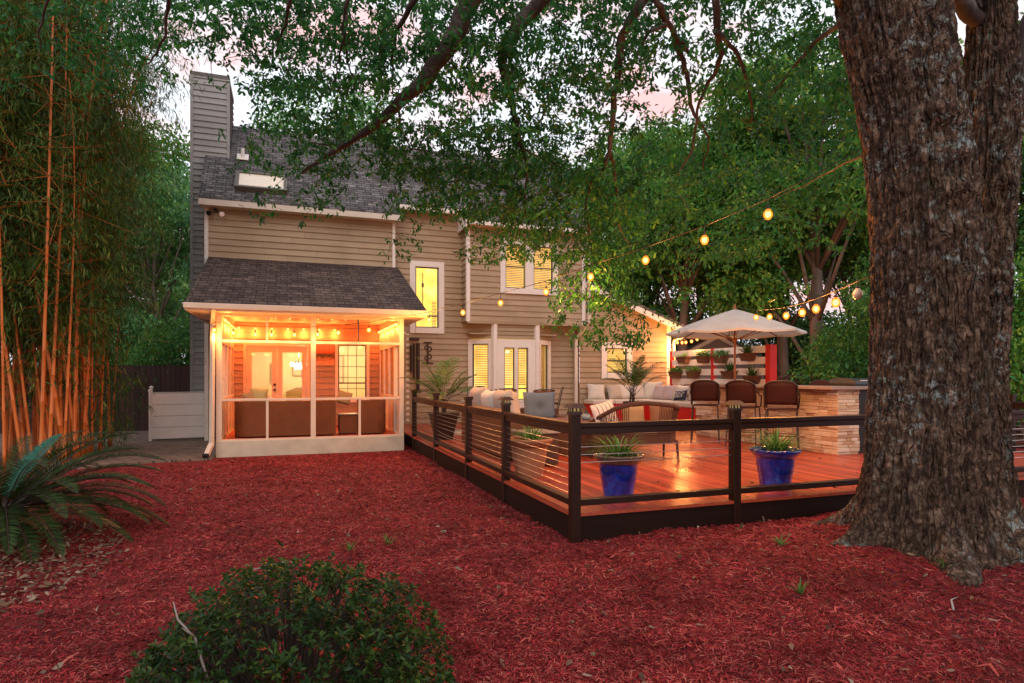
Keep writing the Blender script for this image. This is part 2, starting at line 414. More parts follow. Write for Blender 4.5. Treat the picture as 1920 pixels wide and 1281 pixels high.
M['sago_leaf'] = mat_leaf('sago_leaflets', [(.007,.022,.005),(.014,.036,.007),(.032,.062,.013)], .1, .5, .14)
M['sago_teal'] = mat_leaf('teal_leaflets', [(.02,.10,.07),(.03,.13,.09)], .15, .45, .2, tcol=(.03,.15,.1))  # bluish sky reflection put into the leaflet colour of one frond
M['sago_dry'] = mat_leaf('dry_leaflets', [(.16,.09,.03),(.22,.13,.05)], .15, .6)
M['palm_leaf'] = mat_leaf('palm_leaflets', [(.03,.08,.014),(.045,.11,.02),(.06,.12,.025)], .22, .4)
M['spider_leaf'] = mat_leaf('spider_leaves', [(.05,.16,.03),(.08,.22,.05),(.13,.27,.08),(.05,.14,.03)], .28, .4)
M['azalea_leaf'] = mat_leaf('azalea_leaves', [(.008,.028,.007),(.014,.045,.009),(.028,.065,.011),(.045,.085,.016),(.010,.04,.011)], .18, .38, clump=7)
M['azalea_red'] = mat_leaf('azalea_red_leaves', [(.35,.04,.02),(.4,.09,.03),(.28,.02,.03)], .25, .5, tcol=(.4,.05,.02))
M['twig'] = mat_plain('twig', (.035, .024, .018), .85, var=.3, bump=.3)
M['twig_pale'] = mat_plain('pale_twig', (.25, .22, .2), .8, var=.3, bump=.3)
M['far_bark'] = mat_plain('far_bark', (.13, .10, .085), .9, var=.35, scale=4, bump=.6, bscale=14, stretch=(1,1,.25))
def mat_bark():
    k = N('oak_bark'); v = k.coord('Object'); ds = k.n('TexNoise', Scale=5.0, Detail=4); k.l(v, ds.inputs['Vector'])
    off = k.n('VectorMath', _operation='SCALE'); k.l(ds.outputs['Color'], off.inputs[0]); off.inputs['Scale'].default_value = .12
    ad = k.n('VectorMath', _operation='ADD'); k.l(v, ad.inputs[0]); k.l(off.outputs[0], ad.inputs[1])
    st = k.n('Mapping'); k.l(ad.outputs[0], st.inputs['Vector']); st.inputs['Scale'].default_value = (1, 1, .26)
    vor = k.n('TexVoronoi', Scale=19, _feature='DISTANCE_TO_EDGE'); k.l(st.outputs[0], vor.inputs['Vector'])
    crack = k.math('MINIMUM', k.math('MULTIPLY', vor.outputs[0], 5.0), 1.0)
    pl = k.n('TexVoronoi', Scale=19); k.l(st.outputs[0], pl.inputs['Vector'])
    n1 = k.noise(v, 16, 8, .72); n2 = k.noise(v, 1.6, 5, .6); fine = k.noise(v, 70, 4, .7)
    c = k.ramp(n1, [(.32, (.022, .014, .010)), (.5, (.12, .082, .058)), (.7, (.36, .275, .215))])
    sp = k.n('SeparateColor'); k.l(pl.outputs['Color'], sp.inputs[0]); c = k.mix(1, c, k.ramp(sp.outputs[0], [(0, (.62,.6,.58)), (1, (1.25,1.2,1.15))]), 'MULTIPLY')
    c = k.mix(1, c, k.ramp(n2, [(.35, (.62,.58,.55)), (.62, (1.1,1.05,1.02))]), 'MULTIPLY')
    c = k.mix(1, c, k.ramp(crack, [(0, (.5,.46,.43)), (.4, (1,1,1))]), 'MULTIPLY')
    li = k.noise(v, 11, 6, .75); lb = k.noise(v, 1.3, 3)
    lf = k.math('MULTIPLY', k.ramp(li, [(.54, (0,0,0)), (.59, (1,1,1))]), k.ramp(lb, [(.46, (0,0,0)), (.58, (1,1,1))]))
    c = k.mix(k.math('MULTIPLY', lf, .8), c, (.33, .40, .38))
    mo = k.noise(v, 4.0, 6, .7); c = k.mix(k.math('MULTIPLY', k.ramp(mo, [(.56, (0,0,0)), (.7, (.6,.6,.6))]), .7), c, (.045, .05, .028))
    h = k.math('ADD', k.math('ADD', k.math('MULTIPLY', crack, .9), k.math('MULTIPLY', n1, 1.1)), k.math('MULTIPLY', fine, .35))
    k.bsdf(c, .85, 0, k.bump(h, 1.0, .045), .2); return k.m
M['bark'] = mat_bark()
M['limb'] = mat_plain('limb_bark', (.034, .022, .018), .85, var=.4, scale=6, bump=.6, bscale=25, dirt=(.2,.2,.18))
M['culm'] = mat_island('bamboo_culm', [(.66,.17,.028),(.6,.11,.018),(.74,.25,.05),(.5,.08,.014),(.62,.21,.042)], .4, .1, 12, .4, (1,1,.1), .35)
def mat_mulch():
    k = N('red_mulch'); v = k.coord('Object'); n1 = k.noise(v, 22, 6, .7); n2 = k.noise(v, 1.2, 5, .6); n3 = k.noise(v, 90, 4, .7)
    vo = k.n('TexVoronoi', Scale=38, Randomness=1.0); k.l(v, vo.inputs['Vector'])
    c = k.ramp(n3, [(.25, (.06, .006, .008)), (.5, (.19, .018, .02)), (.75, (.36, .05, .045))])
    c = k.mix(1, c, k.ramp(n2, [(.3, (.62,.6,.6)), (.68, (1.1,1.05,1.05))]), 'MULTIPLY')
    c = k.mix(.35, c, k.mix(1, vo.outputs['Color'], (.5, .05, .05), 'MULTIPLY'))
    h = k.math('ADD', n1, k.math('MULTIPLY', n3, .8)); k.bsdf(c, .85, 0, k.bump(h, 1.0, .035), .25); return k.m
M['mulch'] = mat_mulch()
M['chip'] = mat_island('mulch_chips', [(.29,.024,.030),(.40,.05,.054),(.17,.012,.018),(.5,.11,.095),(.35,.036,.044),(.07,.008,.01),(.48,.15,.12),(.17,.014,.018),(.11,.012,.014)], .85, .4, 60, .04, (1,1,1), .3, 1.6)
M['dryleaf'] = mat_island('dry_leaves', [(.13,.075,.04),(.08,.045,.028),(.2,.14,.085),(.05,.03,.018),(.11,.06,.035),(.07,.04,.025),(.3,.24,.17),(.15,.09,.055)], .75, .2, 40)
def mat_paver():
    k = N('brick_pavers'); v = k.coord('Object', (1,1,1), (0,0,.4)); b = k.n('TexBrick', Scale=1, Color1=(.17,.13,.11,1), Color2=(.27,.2,.16,1), Mortar=(.04,.035,.03,1))
    b.inputs['Brick Width'].default_value = .3; b.inputs['Row Height'].default_value = .15; b.inputs['Mortar Size'].default_value = .01
    k.l(v, b.inputs['Vector']); n = k.noise(v, 6, 5, .7); c = k.mix(1, b.outputs[0], k.ramp(n, [(.3,(.5,.5,.48)),(.7,(1.1,1.05,1))]), 'MULTIPLY')
    k.bsdf(c, .85, 0, k.bump(k.math('ADD', k.math('MULTIPLY', b.outputs['Fac'], -1.), k.math('MULTIPLY', n, .3)), .6, .02), .25); return k.m
M['paver'] = mat_paver()
M['grassland'] = mat_plain('far_ground', (.05, .06, .025), .95, var=.4, scale=1, bump=.6, bscale=8)
# ================================================================== house
class Wall:
    """a vertical plane: x runs along u, off runs outward"""
    def __init__(s, o, u): s.o = Vector((o[0], o[1])); s.u = Vector(u).normalized(); s.n = Vector((s.u.y, -s.u.x))
    def p(s, x, off, z):
        q = s.o + s.u * x + s.n * off; return (q.x, q.y, z)
    def box(s, mb, x0, x1, o0, o1, z0, z1):
        vs = [s.p(x, o, z) for z in (z0, z1) for x, o in ((x0,o1),(x1,o1),(x1,o0),(x0,o0))]
        mb.add(vs, [(3,2,1,0),(4,5,6,7),(0,1,5,4),(1,2,6,5),(2,3,7,6),(3,0,4,7)])
FRONT = lambda Y: Wall((0, Y), (1, 0))
def siding(mb, W, z0, z1, fx0, fx1, holes=(), e=.152, ob=.034, ot=.004):
    if not callable(fx0): a0 = fx0; fx0 = lambda z: a0
    if not callable(fx1): a1 = fx1; fx1 = lambda z: a1
    z = z0
    while z < z1 - 1e-4:
        zt = min(z + e, z1)
        cuts = sorted({z, zt} | {q for h in holes for q in (h[2], h[3]) if z < q < zt})
        for a, b in zip(cuts, cuts[1:]):
            zm = (a + b) / 2
            iv = [(None, None)]
            lo, hi = fx0(zm), fx1(zm); segs = [(lo, hi)]
            for h in holes:
                if h[2] < zm < h[3]:
                    ns = []
                    for s0, s1 in segs:
                        if h[1] <= s0 or h[0] >= s1: ns.append((s0, s1)); continue
                        if h[0] > s0: ns.append((s0, h[0]))
                        if h[1] < s1: ns.append((h[1], s1))
                    segs = ns
            fa = ob + (ot - ob) * (a - z) / e; fb = ob + (ot - ob) * (b - z) / e
            if zt - z > .1:
                ns = []
                for s0, s1 in segs:
                    c0 = s0
                    while s1 - c0 > 2.2:
                        c1 = c0 + random.uniform(1.2, 3.6)
                        if s1 - c1 < .3: break
                        ns.append((c0, c1 - .003)); c0 = c1
                    ns.append((c0, s1))
                segs = ns
            for s0, s1 in segs:
                l0 = fx0(a) if s0 == lo else s0; l1 = fx0(b) if s0 == lo else s0
                r0 = fx1(a) if s1 == hi else s1; r1 = fx1(b) if s1 == hi else s1
                vs = [W.p(l0, fa, a), W.p(r0, fa, a), W.p(r1, fb, b), W.p(l1, fb, b)]
                fs = [(0, 1, 2, 3)]
                if a == z:
                    vs += [W.p(l0, 0, a), W.p(r0, 0, a)]; fs.append((4, 5, 1, 0))
                mb.add(vs, fs)
        z = zt
    return mb

house = thing('house', 'two storey house with tan lap siding, grey shingle roof and tall boxed chimney', 'house', (4, 18.2, 0))
def hb(mb, name, mat, parent=None, **k):
    o = mb.build(name, mat, parent or house, **k)
    if parent is None:
        l = house.matrix_basis.translation
        for v in o.data.vertices: v.co = v.co - l
    return o
hp = lambda mb, name, mat, **k: hb(mb, name, mat, **k)
def sub(mb, name, mat, parent, **k):           # sub-part: geometry already in house-world coordinates
    o = mb.build(name, mat, parent, **k); l = house.matrix_basis.translation
    for v in o.data.vertices: v.co = v.co - l
    return o

def window(W, x0, x1, z0, z1, cw=.1, sashes=1, blind=True, rail=.5, sill=.03, light='winlight', mullion=.14, glassdrop=0, muntin=None, blind_frac=1.0, full=False, room_off=.12):
    """cased window: its own mesh is the casing; sash, glass, blind and lit room are sub-parts"""
    mb = MB()
    W.box(mb, x0, x0+cw, 0, .045, z0, z1); W.box(mb, x1-cw, x1, 0, .045, z0, z1)
    W.box(mb, x0+cw, x1-cw, 0, .045, z1-cw, z1); W.box(mb, x0+cw, x1-cw, 0, .045 + sill, z0, z0+cw)
    n = sashes; w = (x1 - x0 - 2*cw - (n-1)*mullion) / n
    for i in range(1, n):
        m0 = x0 + cw + i*w + (i-1)*mullion; W.box(mb, m0, m0+mullion, 0, .044, z0+cw, z1-cw)
    # reveals
    W.box(mb, x0+cw-.02, x0+cw, -.12, 0, z0+cw, z1-cw); W.box(mb, x1-cw, x1-cw+.02, -.12, 0, z0+cw, z1-cw)
    W.box(mb, x0+cw, x1-cw, -.12, 0, z1-cw, z1-cw+.02); W.box(mb, x0+cw, x1-cw, -.12, 0, z0+cw-.02, z0+cw)
    win = hp(mb, 'window', M['trim'])
    sm, gm, bls, lt = MB(), MB(), [], MB()
    for i in range(n):
        a = x0 + cw + i*(w + mullion); b = a + w; s = .035
        W.box(sm, a, a+s, -.05, -.01, z0+cw, z1-cw); W.box(sm, b-s, b, -.05, -.01, z0+cw, z1-cw)
        W.box(sm, a+s, b-s, -.05, -.01, z0+cw, z0+cw+s); W.box(sm, a+s, b-s, -.05, -.01, z1-cw-s, z1-cw)
        if rail:
            zr = z0 + cw + (z1 - z0 - 2*cw) * rail; W.box(sm, a+s, b-s, -.052, -.008, zr-.02, zr+.02)
        if muntin:
            for q in range(1, muntin[0]): xx = a + s + (b-a-2*s)*q/muntin[0]; W.box(sm, xx-.008, xx+.008, -.04, -.015, z0+cw+s, z1-cw-s)
            for q in range(1, muntin[1]): zz = z0 + cw + (z1-z0-2*cw)*q/muntin[1]; W.box(sm, a+s, b-s, -.041, -.014, zz-.008, zz+.008)
        gm.add([W.p(a+s, -.03, z0+cw+s), W.p(b-s, -.03, z0+cw+s), W.p(b-s, -.03, z1-cw-s), W.p(a+s, -.03, z1-cw-s)], [(0,1,2,3)])
        if blind:
            bl = MB(); bls.append(bl); z = z1 - cw - s - .01; zb = z0 + cw + s + (1 - blind_frac) * (z1 - z0)
            while z > zb:
                bl.add([W.p(a+s, -.075, z), W.p(b-s, -.075, z), W.p(b-s, -.105, z-.028), W.p(a+s, -.105, z-.028)], [(0,1,2,3)]); z -= .052
    if full:
        pass
    else:
        lt.add([W.p(x0+cw-.15, -room_off-.25, z0+cw-.15), W.p(x1-cw+.15, -room_off-.25, z0+cw-.15), W.p(x1-cw+.15, -room_off-.25, z1-cw+.15), W.p(x0+cw-.15, -room_off-.25, z1-cw+.15)], [(0,1,2,3)])
        sub(lt, 'lit_room', M[light], win)
    sub(sm, 'sash', M['sash'], win); sub(gm, 'glass', M['glass'], win)
    for bl in bls: sub(bl, 'blind', M['blind'], win)
    return win

YA, YB, YC, YD = 17.9, 18.1, 17.53, 17.95
XA0, XA1, XC0, XC1, XD1 = -2.0, 2.84, 4.87, 8.6, 11.95
# ---- wall A: upper wall over the porch, and the porch's back wall with the doors
DOOR = (-1.1, .56, .33, 2.56); PWIN = (1.22, 2.14, .95, 2.62)
W = FRONT(YA)
mb = siding(MB(), W, 4.74, 6.02, XA0, XA1, e=.166); hp(mb, 'siding_wall', M['siding'])
mb = siding(MB(), W, .33, 3.2, -1.55, 2.6, [DOOR, PWIN], e=.166); hp(mb, 'siding_wall', M['porchwall'])
mb = MB(); W.box(mb, XA0-.02, XA0+.07, -.1, .035, 0, 6.02); hp(mb, 'corner_trim', M['trim'])
mb = MB(); W.box(mb, XA1-.06, XA1+.02, -.15, .035, 4.7, 6.02); hp(mb, 'corner_trim', M['trim'])
mb = siding(MB(), Wall((XA0, 24), (0, -1)), 0, 6.0, 0, 6.1); hp(mb, 'siding_wall', M['siding_cool'])      # left end wall
# ---- wall B: recessed wall with the tall stair window
BW = (3.31, 4.32, 2.92, 5.01)
W = FRONT(YB)
hp(siding(MB(), W, .3, 6.42, 2.5, XC0, [BW], e=.166), 'siding_wall', M['siding'])
w = window(W, *BW, cw=.16, rail=.2, blind=False, light='winlight2')
mb = MB()                                     # what the lit stairwell shows: half-drawn shutter and pendant rod
W.box(mb, 3.74, 3.76, -.3, -.28, 3.5, 4.72); W.box(mb, 3.72, 3.78, -.31, -.27, 4.3, 4.42); W.box(mb, 3.72, 3.78, -.31, -.27, 3.5, 3.58)
for q in range(18): W.box(mb, 4.02, 4.15, -.3, -.28, 3.1 + q*.045, 3.118 + q*.045)
sub(mb, 'shutter', M['sash'], w)
# ---- wall C: overhanging upper storey
CW = (5.87, 7.70, 4.11, 5.72)
W = FRONT(YC)
hp(siding(MB(), W, 3.27, 6.0, XC0, XC1, [CW], e=.166), 'siding_wall', M['siding'])
window(W, *CW, cw=.16, sashes=2, rail=.5, mullion=.26, light='winlight')
hp(siding(MB(), Wall((XC0, YB), (0, -1)), 3.27, 6.0, 0, YB - YC, e=.166), 'siding_wall', M['siding'])
mb = MB(); W.box(mb, XC0-.03, XC0+.08, -.08, .035, 3.25, 6.0); hp(mb, 'corner_trim', M['trim'])
mb = MB(); W.box(mb, XC1-.08, XC1+.03, -.08, .035, 3.25, 6.0); hp(mb, 'corner_trim', M['trim'])
mb = MB(); W.box(mb, XC0, XC1, -.6, .0, 3.24, 3.265); W.box(mb, XC0, XC1, .0, .03, 3.2, 3.28); hp(mb, 'soffit', M['siding'])
hp(siding(MB(), Wall((XC1, YC), (0, 1)), 3.3, 6.0, 0, 4), 'siding_wall', M['siding'])
# ---- lower wall behind the bay, then the bay itself
W = FRONT(YB)
hp(siding(MB(), W, .3, 3.26, XC0, XC1+.1, [(5.12, 7.62, .3, 3.24)], e=.166), 'siding_wall', M['siding'])
mb = MB(); mb.box(3.0, 8.4, 18.6, 18.66, .3, 6.3); hp(mb, 'inner_wall', M['room'])
bayp = [(5.02, YB), (5.72, 17.6), (7.06, 17.6), (7.72, YB)]
for i in range(3):
    a, b = Vector(bayp[i]), Vector(bayp[i+1]); L = (b - a).length; W = Wall(a, b - a)
    hp(siding(MB(), W, 2.78, 3.24, 0, L, e=.115), 'siding_wall', M['siding'])
    mb = MB()                                  # bay panel: painted boards round each window
    W.box(mb, 0, L, -.05, .012, .3, .72); hp(mb, 'bay_panel', M['trim'])
    cw = .13 if i != 1 else .2
    window(W, .05, L-.05, .72, 2.76, cw=cw if i != 1 else .24, sashes=2 if i == 1 else 1, mullion=.1, rail=.22, light='winlight2', blind_frac=.8)
for i in (1, 2):
    x, y = bayp[i]; mb = MB(); mb.lathe([(.1, .3), (.1, 3.2)], (x, y, 0), 6); hp(mb, 'corner_trim', M['trim'])
mb = MB(); mb.box(5.0, 7.74, 17.66, 18.09, 2.9, 2.94); hp(mb, 'soffit', M['siding'])
# ---- wall D: single storey gable wing
DW = (9.41, 10.52, 1.59, 2.76); gz = lambda x: 4.62 - .372 * (x - 8.6)
W = FRONT(YD)
hp(siding(MB(), W, .3, 4.6, 8.64, lambda z: min(XD1, 8.6 + (4.62 - z) / .372), [DW], e=.166), 'siding_wall', M['siding'])
window(W, *DW, cw=.19, rail=.5, light='winlight', blind_frac=1)
hp(siding(MB(), Wall((8.64, YB), (0, -1)), .3, 3.3, 0, YB - YD), 'siding_wall', M['siding'])
mb = MB(); W.box(mb, XD1-.13, XD1+.03, -.1, .035, .3, 3.32); hp(mb, 'corner_trim', M['trim'])
hp(siding(MB(), Wall((XD1, YD), (0, 1)), .3, 3.3, 0, 5), 'siding_wall', M['siding'])
mb = MB(); r = lambda x, d: (x, gz(x) + d)
mb.prism([r(8.45, .02), r(12.3, .02), r(12.3, .12), r(8.45, .12)], 'y', 17.62, 24); hp(mb, 'roof', M['shingle'])
mb = MB(); mb.prism([r(8.66, -.17), r(12.3, -.17), r(12.3, .015), r(8.66, .015)], 'y', 17.6, 17.64)
mb.prism([r(8.66, -.06), r(12.28, -.06), r(12.28, .012), r(8.66, .012)], 'y', 17.645, 17.945); hp(mb, 'rake_board', M['trim'])
mb = MB(); mb.tube([(12.3, 17.6, 3.26), (12.36, 17.5, 3.2), (12.3, 17.48, 3.02), (12.12, 17.6, 2.92), (12.06, 17.86, 2.85), (12.06, 17.88, .4)], .045, 10); hp(mb, 'downspout', M['trim'], smooth=50)
mb = MB(); mb.box(12.3, 12.42, 17.56, 24, 3.16, 3.28); hp(mb, 'gutter', M['trim'])
# ---- main roofs
def roof(x0, x1, ye, ze, yr, zr, t=.1, back=True, name='roof'):
    mb = MB()
    poly = [(ye, ze), (yr, zr), (24.6, zr - (24.6 - yr) * .95), (24.6, zr - (24.6 - yr) * .95 - t), (yr, zr - t*1.4), (ye, ze - t*.5)]
    mb.prism(poly, 'x', x0, x1); return hp(mb, name, M['shingle'])
RY, RZ = 20.3, 9.08
ra = roof(-2.12, 2.95, 17.55, 6.21, RY, RZ)
rb = roof(2.951, 4.75, 17.75, 6.52, RY, RZ - .01)
rc = roof(4.751, 8.8, 17.22, 6.08, RY, RZ + .02)
mb = MB(); mb.box(-2.12, 2.95, 17.53, 17.57, 6.0, 6.15); mb.box(-2.1, 2.93, 17.57, 17.9, 6.0, 6.03); hp(mb, 'fascia', M['cream'])
mb = MB(); mb.box(2.96, 4.74, 17.7, 17.8, 6.38, 6.5); hp(mb, 'gutter', M['trim'])
mb = MB(); mb.box(2.95, 4.87, 17.8, 18.1, 6.38, 6.41); hp(mb, 'soffit', M['siding'])
mb = MB(); mb.box(4.72, 8.82, 17.14, 17.25, 5.98, 6.09); mb.box(4.72, 4.76, 17.15, 18.1, 5.9, 6.5); hp(mb, 'gutter', M['trim'])
mb = MB(); mb.box(4.75, 8.8, 17.26, 17.53, 5.95, 5.99); hp(mb, 'soffit', M['siding'])
mb = MB(); mb.prism([(17.3, 6.05), (RY, RZ-.1), (24, 5.6)], 'x', 8.66, 8.7); hp(mb, 'gable_end', M['siding'])
mb = MB(); mb.prism([(17.7, 6.2), (RY, RZ-.1), (24, 5.6)], 'x', -2.02, -1.98); hp(mb, 'gable_end', M['siding'])
# downspout of the overhang
mb = MB()
mb.bar((8.72, 17.44, 5.98), (8.72, 17.44, 3.3), .1, .08); mb.bar((8.72, 17.44, 3.33), (8.5, 17.9, 2.82), .1, .08); mb.bar((8.5, 17.9, 2.85), (8.5, 17.9, .34), .1, .08)
hp(mb, 'downspout', M['cream'], bevel=.01)
# skylight, vent pipe, flood light
def on_roof(x, y): return 6.21 + (y - 17.55) * (RZ - 6.21) / (RY - 17.55)
sl = math.atan2(RZ - 6.21, RY - 17.55); rm = Matrix.Rotation(sl, 3, 'X')
mb = MB(); c = Vector((-.66, 18.1, on_roof(0, 18.1)))
for dx, dy, sx, sy in ((-.6, 0, .09, .78), (.6, 0, .09, .78), (0, -.36, 1.11, .07), (0, .36, 1.11, .07)):
    mb.obox(c + rm @ Vector((dx, dy, .07)), (sx, sy, .15), rm)
sk = hp(mb, 'skylight', M['sash'])
mb = MB(); mb.obox(c + rm @ Vector((0, 0, .1)), (1.12, .66, .02), rm); sub(mb, 'pane', mat_plain('skylight_pane', (.75, .66, .52), .25, var=.06, bump=0, spec=.6), sk)
mb = MB(); mb.obox(Vector((-1.18, 18.98, on_roof(0, 18.98) + .06)), (.3, .3, .02), rm); mb.tube([(-1.18, 18.98, 7.7), (-1.18, 18.98, 8.0)], .045, 10); hp(mb, 'vent_pipe', M['trim'])
mb = MB(); mb.lathe([(.05, 0), (.05, .06)], (-1.75, 17.82, 5.92), 12)
fl = hp(mb, 'flood_light', M['black'])
for dx in (-.09, .1):
    mb = MB(); m = Matrix.Rotation(R(120), 3, 'X') @ Matrix.Rotation(R(25 if dx > 0 else -25), 3, 'Y')
    mb.lathe([(.02, 0), (.035, .05), (.06, .12), (.062, .15), (.001, .155)], (-1.75 + dx, 17.76, 5.88), 14, m); sub(mb, 'lamp_head', M['white'] if dx > 0 else M['black'], fl, smooth=40)
# chimney: a box sided like the house
mb = MB(); X0, X1, Y0, Y1 = -2.46, -1.55, 19.0, 20.5
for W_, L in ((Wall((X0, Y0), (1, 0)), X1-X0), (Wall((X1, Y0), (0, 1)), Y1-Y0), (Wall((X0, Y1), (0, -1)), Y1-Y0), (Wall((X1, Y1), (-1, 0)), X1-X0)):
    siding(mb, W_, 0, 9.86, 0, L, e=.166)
ch = hp(mb, 'chimney', M['siding_cool'])
mb = MB(); mb.box(X0-.03, X1+.03, Y0-.03, Y1+.03, 9.84, 9.95); sub(mb, 'chimney_cap', M['sash'], ch)
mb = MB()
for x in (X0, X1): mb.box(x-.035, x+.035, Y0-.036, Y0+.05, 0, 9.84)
sub(mb, 'chimney_corner', M['siding_cool'], ch)
mb = MB(); mb.tube([(-2.0, 19.3, 9.9), (-2.0, 19.3, 10.9)], .006, 5); sub(mb, 'antenna', M['steel'], ch)
# ---- french doors and porch window (look into a real room)
W = FRONT(YA); x0, x1, z0, z1 = DOOR
mb = MB()
W.box(mb, x0, x0+.07, -.1, .04, z0, z1); W.box(mb, x1-.07, x1, -.1, .04, z0, z1); W.box(mb, x0+.07, x1-.07, -.1, .04, z1-.07, z1)
hp(mb, 'door_frame', M['doorpaint'])
mid = (x0 + x1) / 2
for k, (a, b) in enumerate(((x0+.075, mid-.005), (mid+.005, x1-.075))):
    mb = MB(); s = .13 if k == 0 else .13
    W.box(mb, a, a+s, -.06, -.015, z0, z1-.08); W.box(mb, b-s, b, -.06, -.015, z0, z1-.08)
    W.box(mb, a+s, b-s, -.06, -.015, z1-.25, z1-.08); W.box(mb, a+s, b-s, -.06, -.015, z0, z0+.45)
    dr = hp(mb, 'door', M['doorpaint'])
    mb = MB(); mb.add([W.p(a+s, -.04, z0+.45), W.p(b-s, -.04, z0+.45), W.p(b-s, -.04, z1-.25), W.p(a+s, -.04, z1-.25)], [(0,1,2,3)]); sub(mb, 'glass', M['glass'], dr)
    if k == 0:
        for zz in (1.31, 1.45):
            mb = MB(); mb.lathe([(.001, .0), (.03, .002), (.032, .03), (.012, .05), (.03, .07), (.001, .085)], W.p(b-.055, -.015, zz), 14, Matrix.Rotation(R(90), 3, 'X')); sub(mb, 'knob', M['dark_metal'], dr, smooth=40)
window(W, *PWIN, cw=.075, rail=.3, blind=False, muntin=(3, 5), full=True)
mb = MB()   # the lit room behind: floor, back, sides, ceiling
mb.box(-1.5, 3.2, 18.08, 21.2, .25, .33); mb.box(-1.5, 3.2, 21.2, 21.3, .33, 2.9); mb.box(-1.6, -1.5, 18.08, 21.3, .33, 2.9); mb.box(3.2, 3.3, 18.08, 21.3, .33, 2.9); mb.box(-1.5, 3.2, 18.08, 21.3, 2.9, 3.0)
hp(mb, 'lit_room', M['room'])
room_lights = [((.35, 19.6, 2.3), 75), ((1.9, 19.7, 2.3), 45)]
t = thing('chandelier', 'glowing crystal chandelier seen through the right pane of the porch door', 'chandelier', (.3, 19.6, 2.0))
mb = MB(); mb.tube([(0,0,.9), (0,0,.1)], .01, 6); mb.lathe([(.2, .06), (.2, .1)], (0,0,0), 20); mb.build('frame', M['steel'], t)
mb = MB()
for k in range(14):
    a = 2*PI*k/14; mb.lathe([(.001,-.08), (.025,-.05), (.03,0), (.02,.04), (.001,.06)], (.21*math.cos(a), .21*math.sin(a), .03), 8)
for k in range(8):
    a = 2*PI*k/8; mb.lathe([(.001,-.1), (.025,-.06), (.028,0), (.001,.06)], (.1*math.cos(a), .1*math.sin(a), -.04), 8)
mb.build('crystal', mat_emit('chandelier_glow', (1, .72, .36), 6), t, smooth=True)
t = thing('bed', 'bed with white cover and dark headboard behind the porch door glass', 'bed', (.55, 20.2, .33))
mb = MB(); mb.box(-.55, .55, -.7, .9, .15, .55); mb.build('mattress', M['fabric'], t, bevel=.08)
mb = MB(); mb.prism([(-.6,0), (.6,0), (.6,.85), (.3,.98), (-.3,.98), (-.6,.85)], 'y', .9, .96); mb.build('headboard', M['tan'], t)
for px, ww, hh, zz in ((-.35, .32, .62, 1.75), (.28, .3, .45, 1.9), (1.6, .22, .9, 1.9)):
    f = at_z
    t = thing('wall_picture', {-.35: 'framed picture on the lit room wall left of the chandelier', .28: 'small framed picture on the lit room wall right of the chandelier', 1.6: 'tall narrow framed picture seen through the gridded porch window'}[px], 'picture', (px, 21.17, zz), group='pictures in the lit room')
    mb = MB()
    for a, b, c, d in ((-ww/2, -ww/2+.025, -hh/2, hh/2), (ww/2-.025, ww/2, -hh/2, hh/2), (-ww/2+.025, ww/2-.025, -hh/2, -hh/2+.025), (-ww/2+.025, ww/2-.025, hh/2-.025, hh/2)): mb.box(a, b, -.02, .02, c, d)
    mb.build('frame', M['tan'], t)
    mb = MB(); mb.box(-ww/2+.025, ww/2-.025, -.005, .01, -hh/2+.025, hh/2-.025); mb.build('print', M['fabric'], t)
# painting hung on the porch's back wall: a dusk landscape
t = thing('painting', 'unframed red and orange sunset landscape painting between porch door and window', 'painting', (.96, YA-.05, 2.25))
k = N('painted_landscape'); v = k.coord('Object'); sp = k.n('SeparateXYZ'); k.l(v, sp.inputs[0]); f = k.noise(k.coord('Object', (3,3,9)), 2.5, 6, .7)
zz = k.math('ADD', k.math('MULTIPLY', sp.outputs[2], 1.6), k.math('ADD', k.math('MULTIPLY', f, .5), .22))
k.bsdf(k.ramp(zz, [(.12,(.5,.3,.17)), (.3,(.35,.14,.06)), (.42,(.05,.05,.03)), (.52,(.10,.07,.04)), (.58,(.6,.1,.03)), (.75,(.5,.22,.12)), (.95,(.3,.22,.2))]), .7)
mb = MB(); mb.box(-.24, .24, -.02, .02, -.29, .29); o = mb.build('canvas', k.m, t)
# wind chimes and a scrolled iron ornament on wall B
t = thing('wind_chime', 'large rust brown tubular wind chime hanging beside the porch corner', 'wind chime', (3.43, 17.98, 2.0))
mb = MB(); mb.box(-.14, .14, .0, .1, .7, .78); mb.build('bracket', M['iron'], t)
for dx, z0, z1, r in ((-.1, -.2, .56, .035), (-.02, -.4, .6, .03), (.1, -.75, .62, .05)):
    mb = MB(); mb.tube([(dx, 0, z0), (dx, 0, z1)], r, 12); mb.build('chime_tube', M['iron'], t, smooth=40)
    mb = MB(); mb.tube([(dx, 0, z1), (dx*.8, .02, .72)], .004, 5); mb.build('cord', M['cord'], t)
t = thing('iron_ornament', 'dark scrolled iron ornament fixed to the siding right of the wind chime', 'wall ornament', (3.83, YB-.04, 2.35))
mb = MB()
mb.bar((0, 0, -.3), (0, 0, .3), .05, .03); mb.bar((-.12, 0, .3), (.13, 0, .3), .03, .04); mb.bar((-.14, 0, -.3), (.16, 0, -.3), .03, .04)
for s in (1, -1):
    pts = [Vector((.03 + .1*math.sin(a)*(1 - a/9), 0, s*(.04 + .1*(1 - math.cos(a))*(1 - a/9)))) for a in [q*.35 for q in range(16)]]
    mb.tube(pts, .016, 6)
    pts = [Vector((-.02 - .08*math.sin(a)*(1 - a/9), 0, s*(.1 + .08*(1 - math.cos(a))*(1 - a/9)))) for a in [q*.35 for q in range(14)]]
    mb.tube(pts, .013, 6)
mb.build('scrollwork', M['iron'], t, smooth=40)

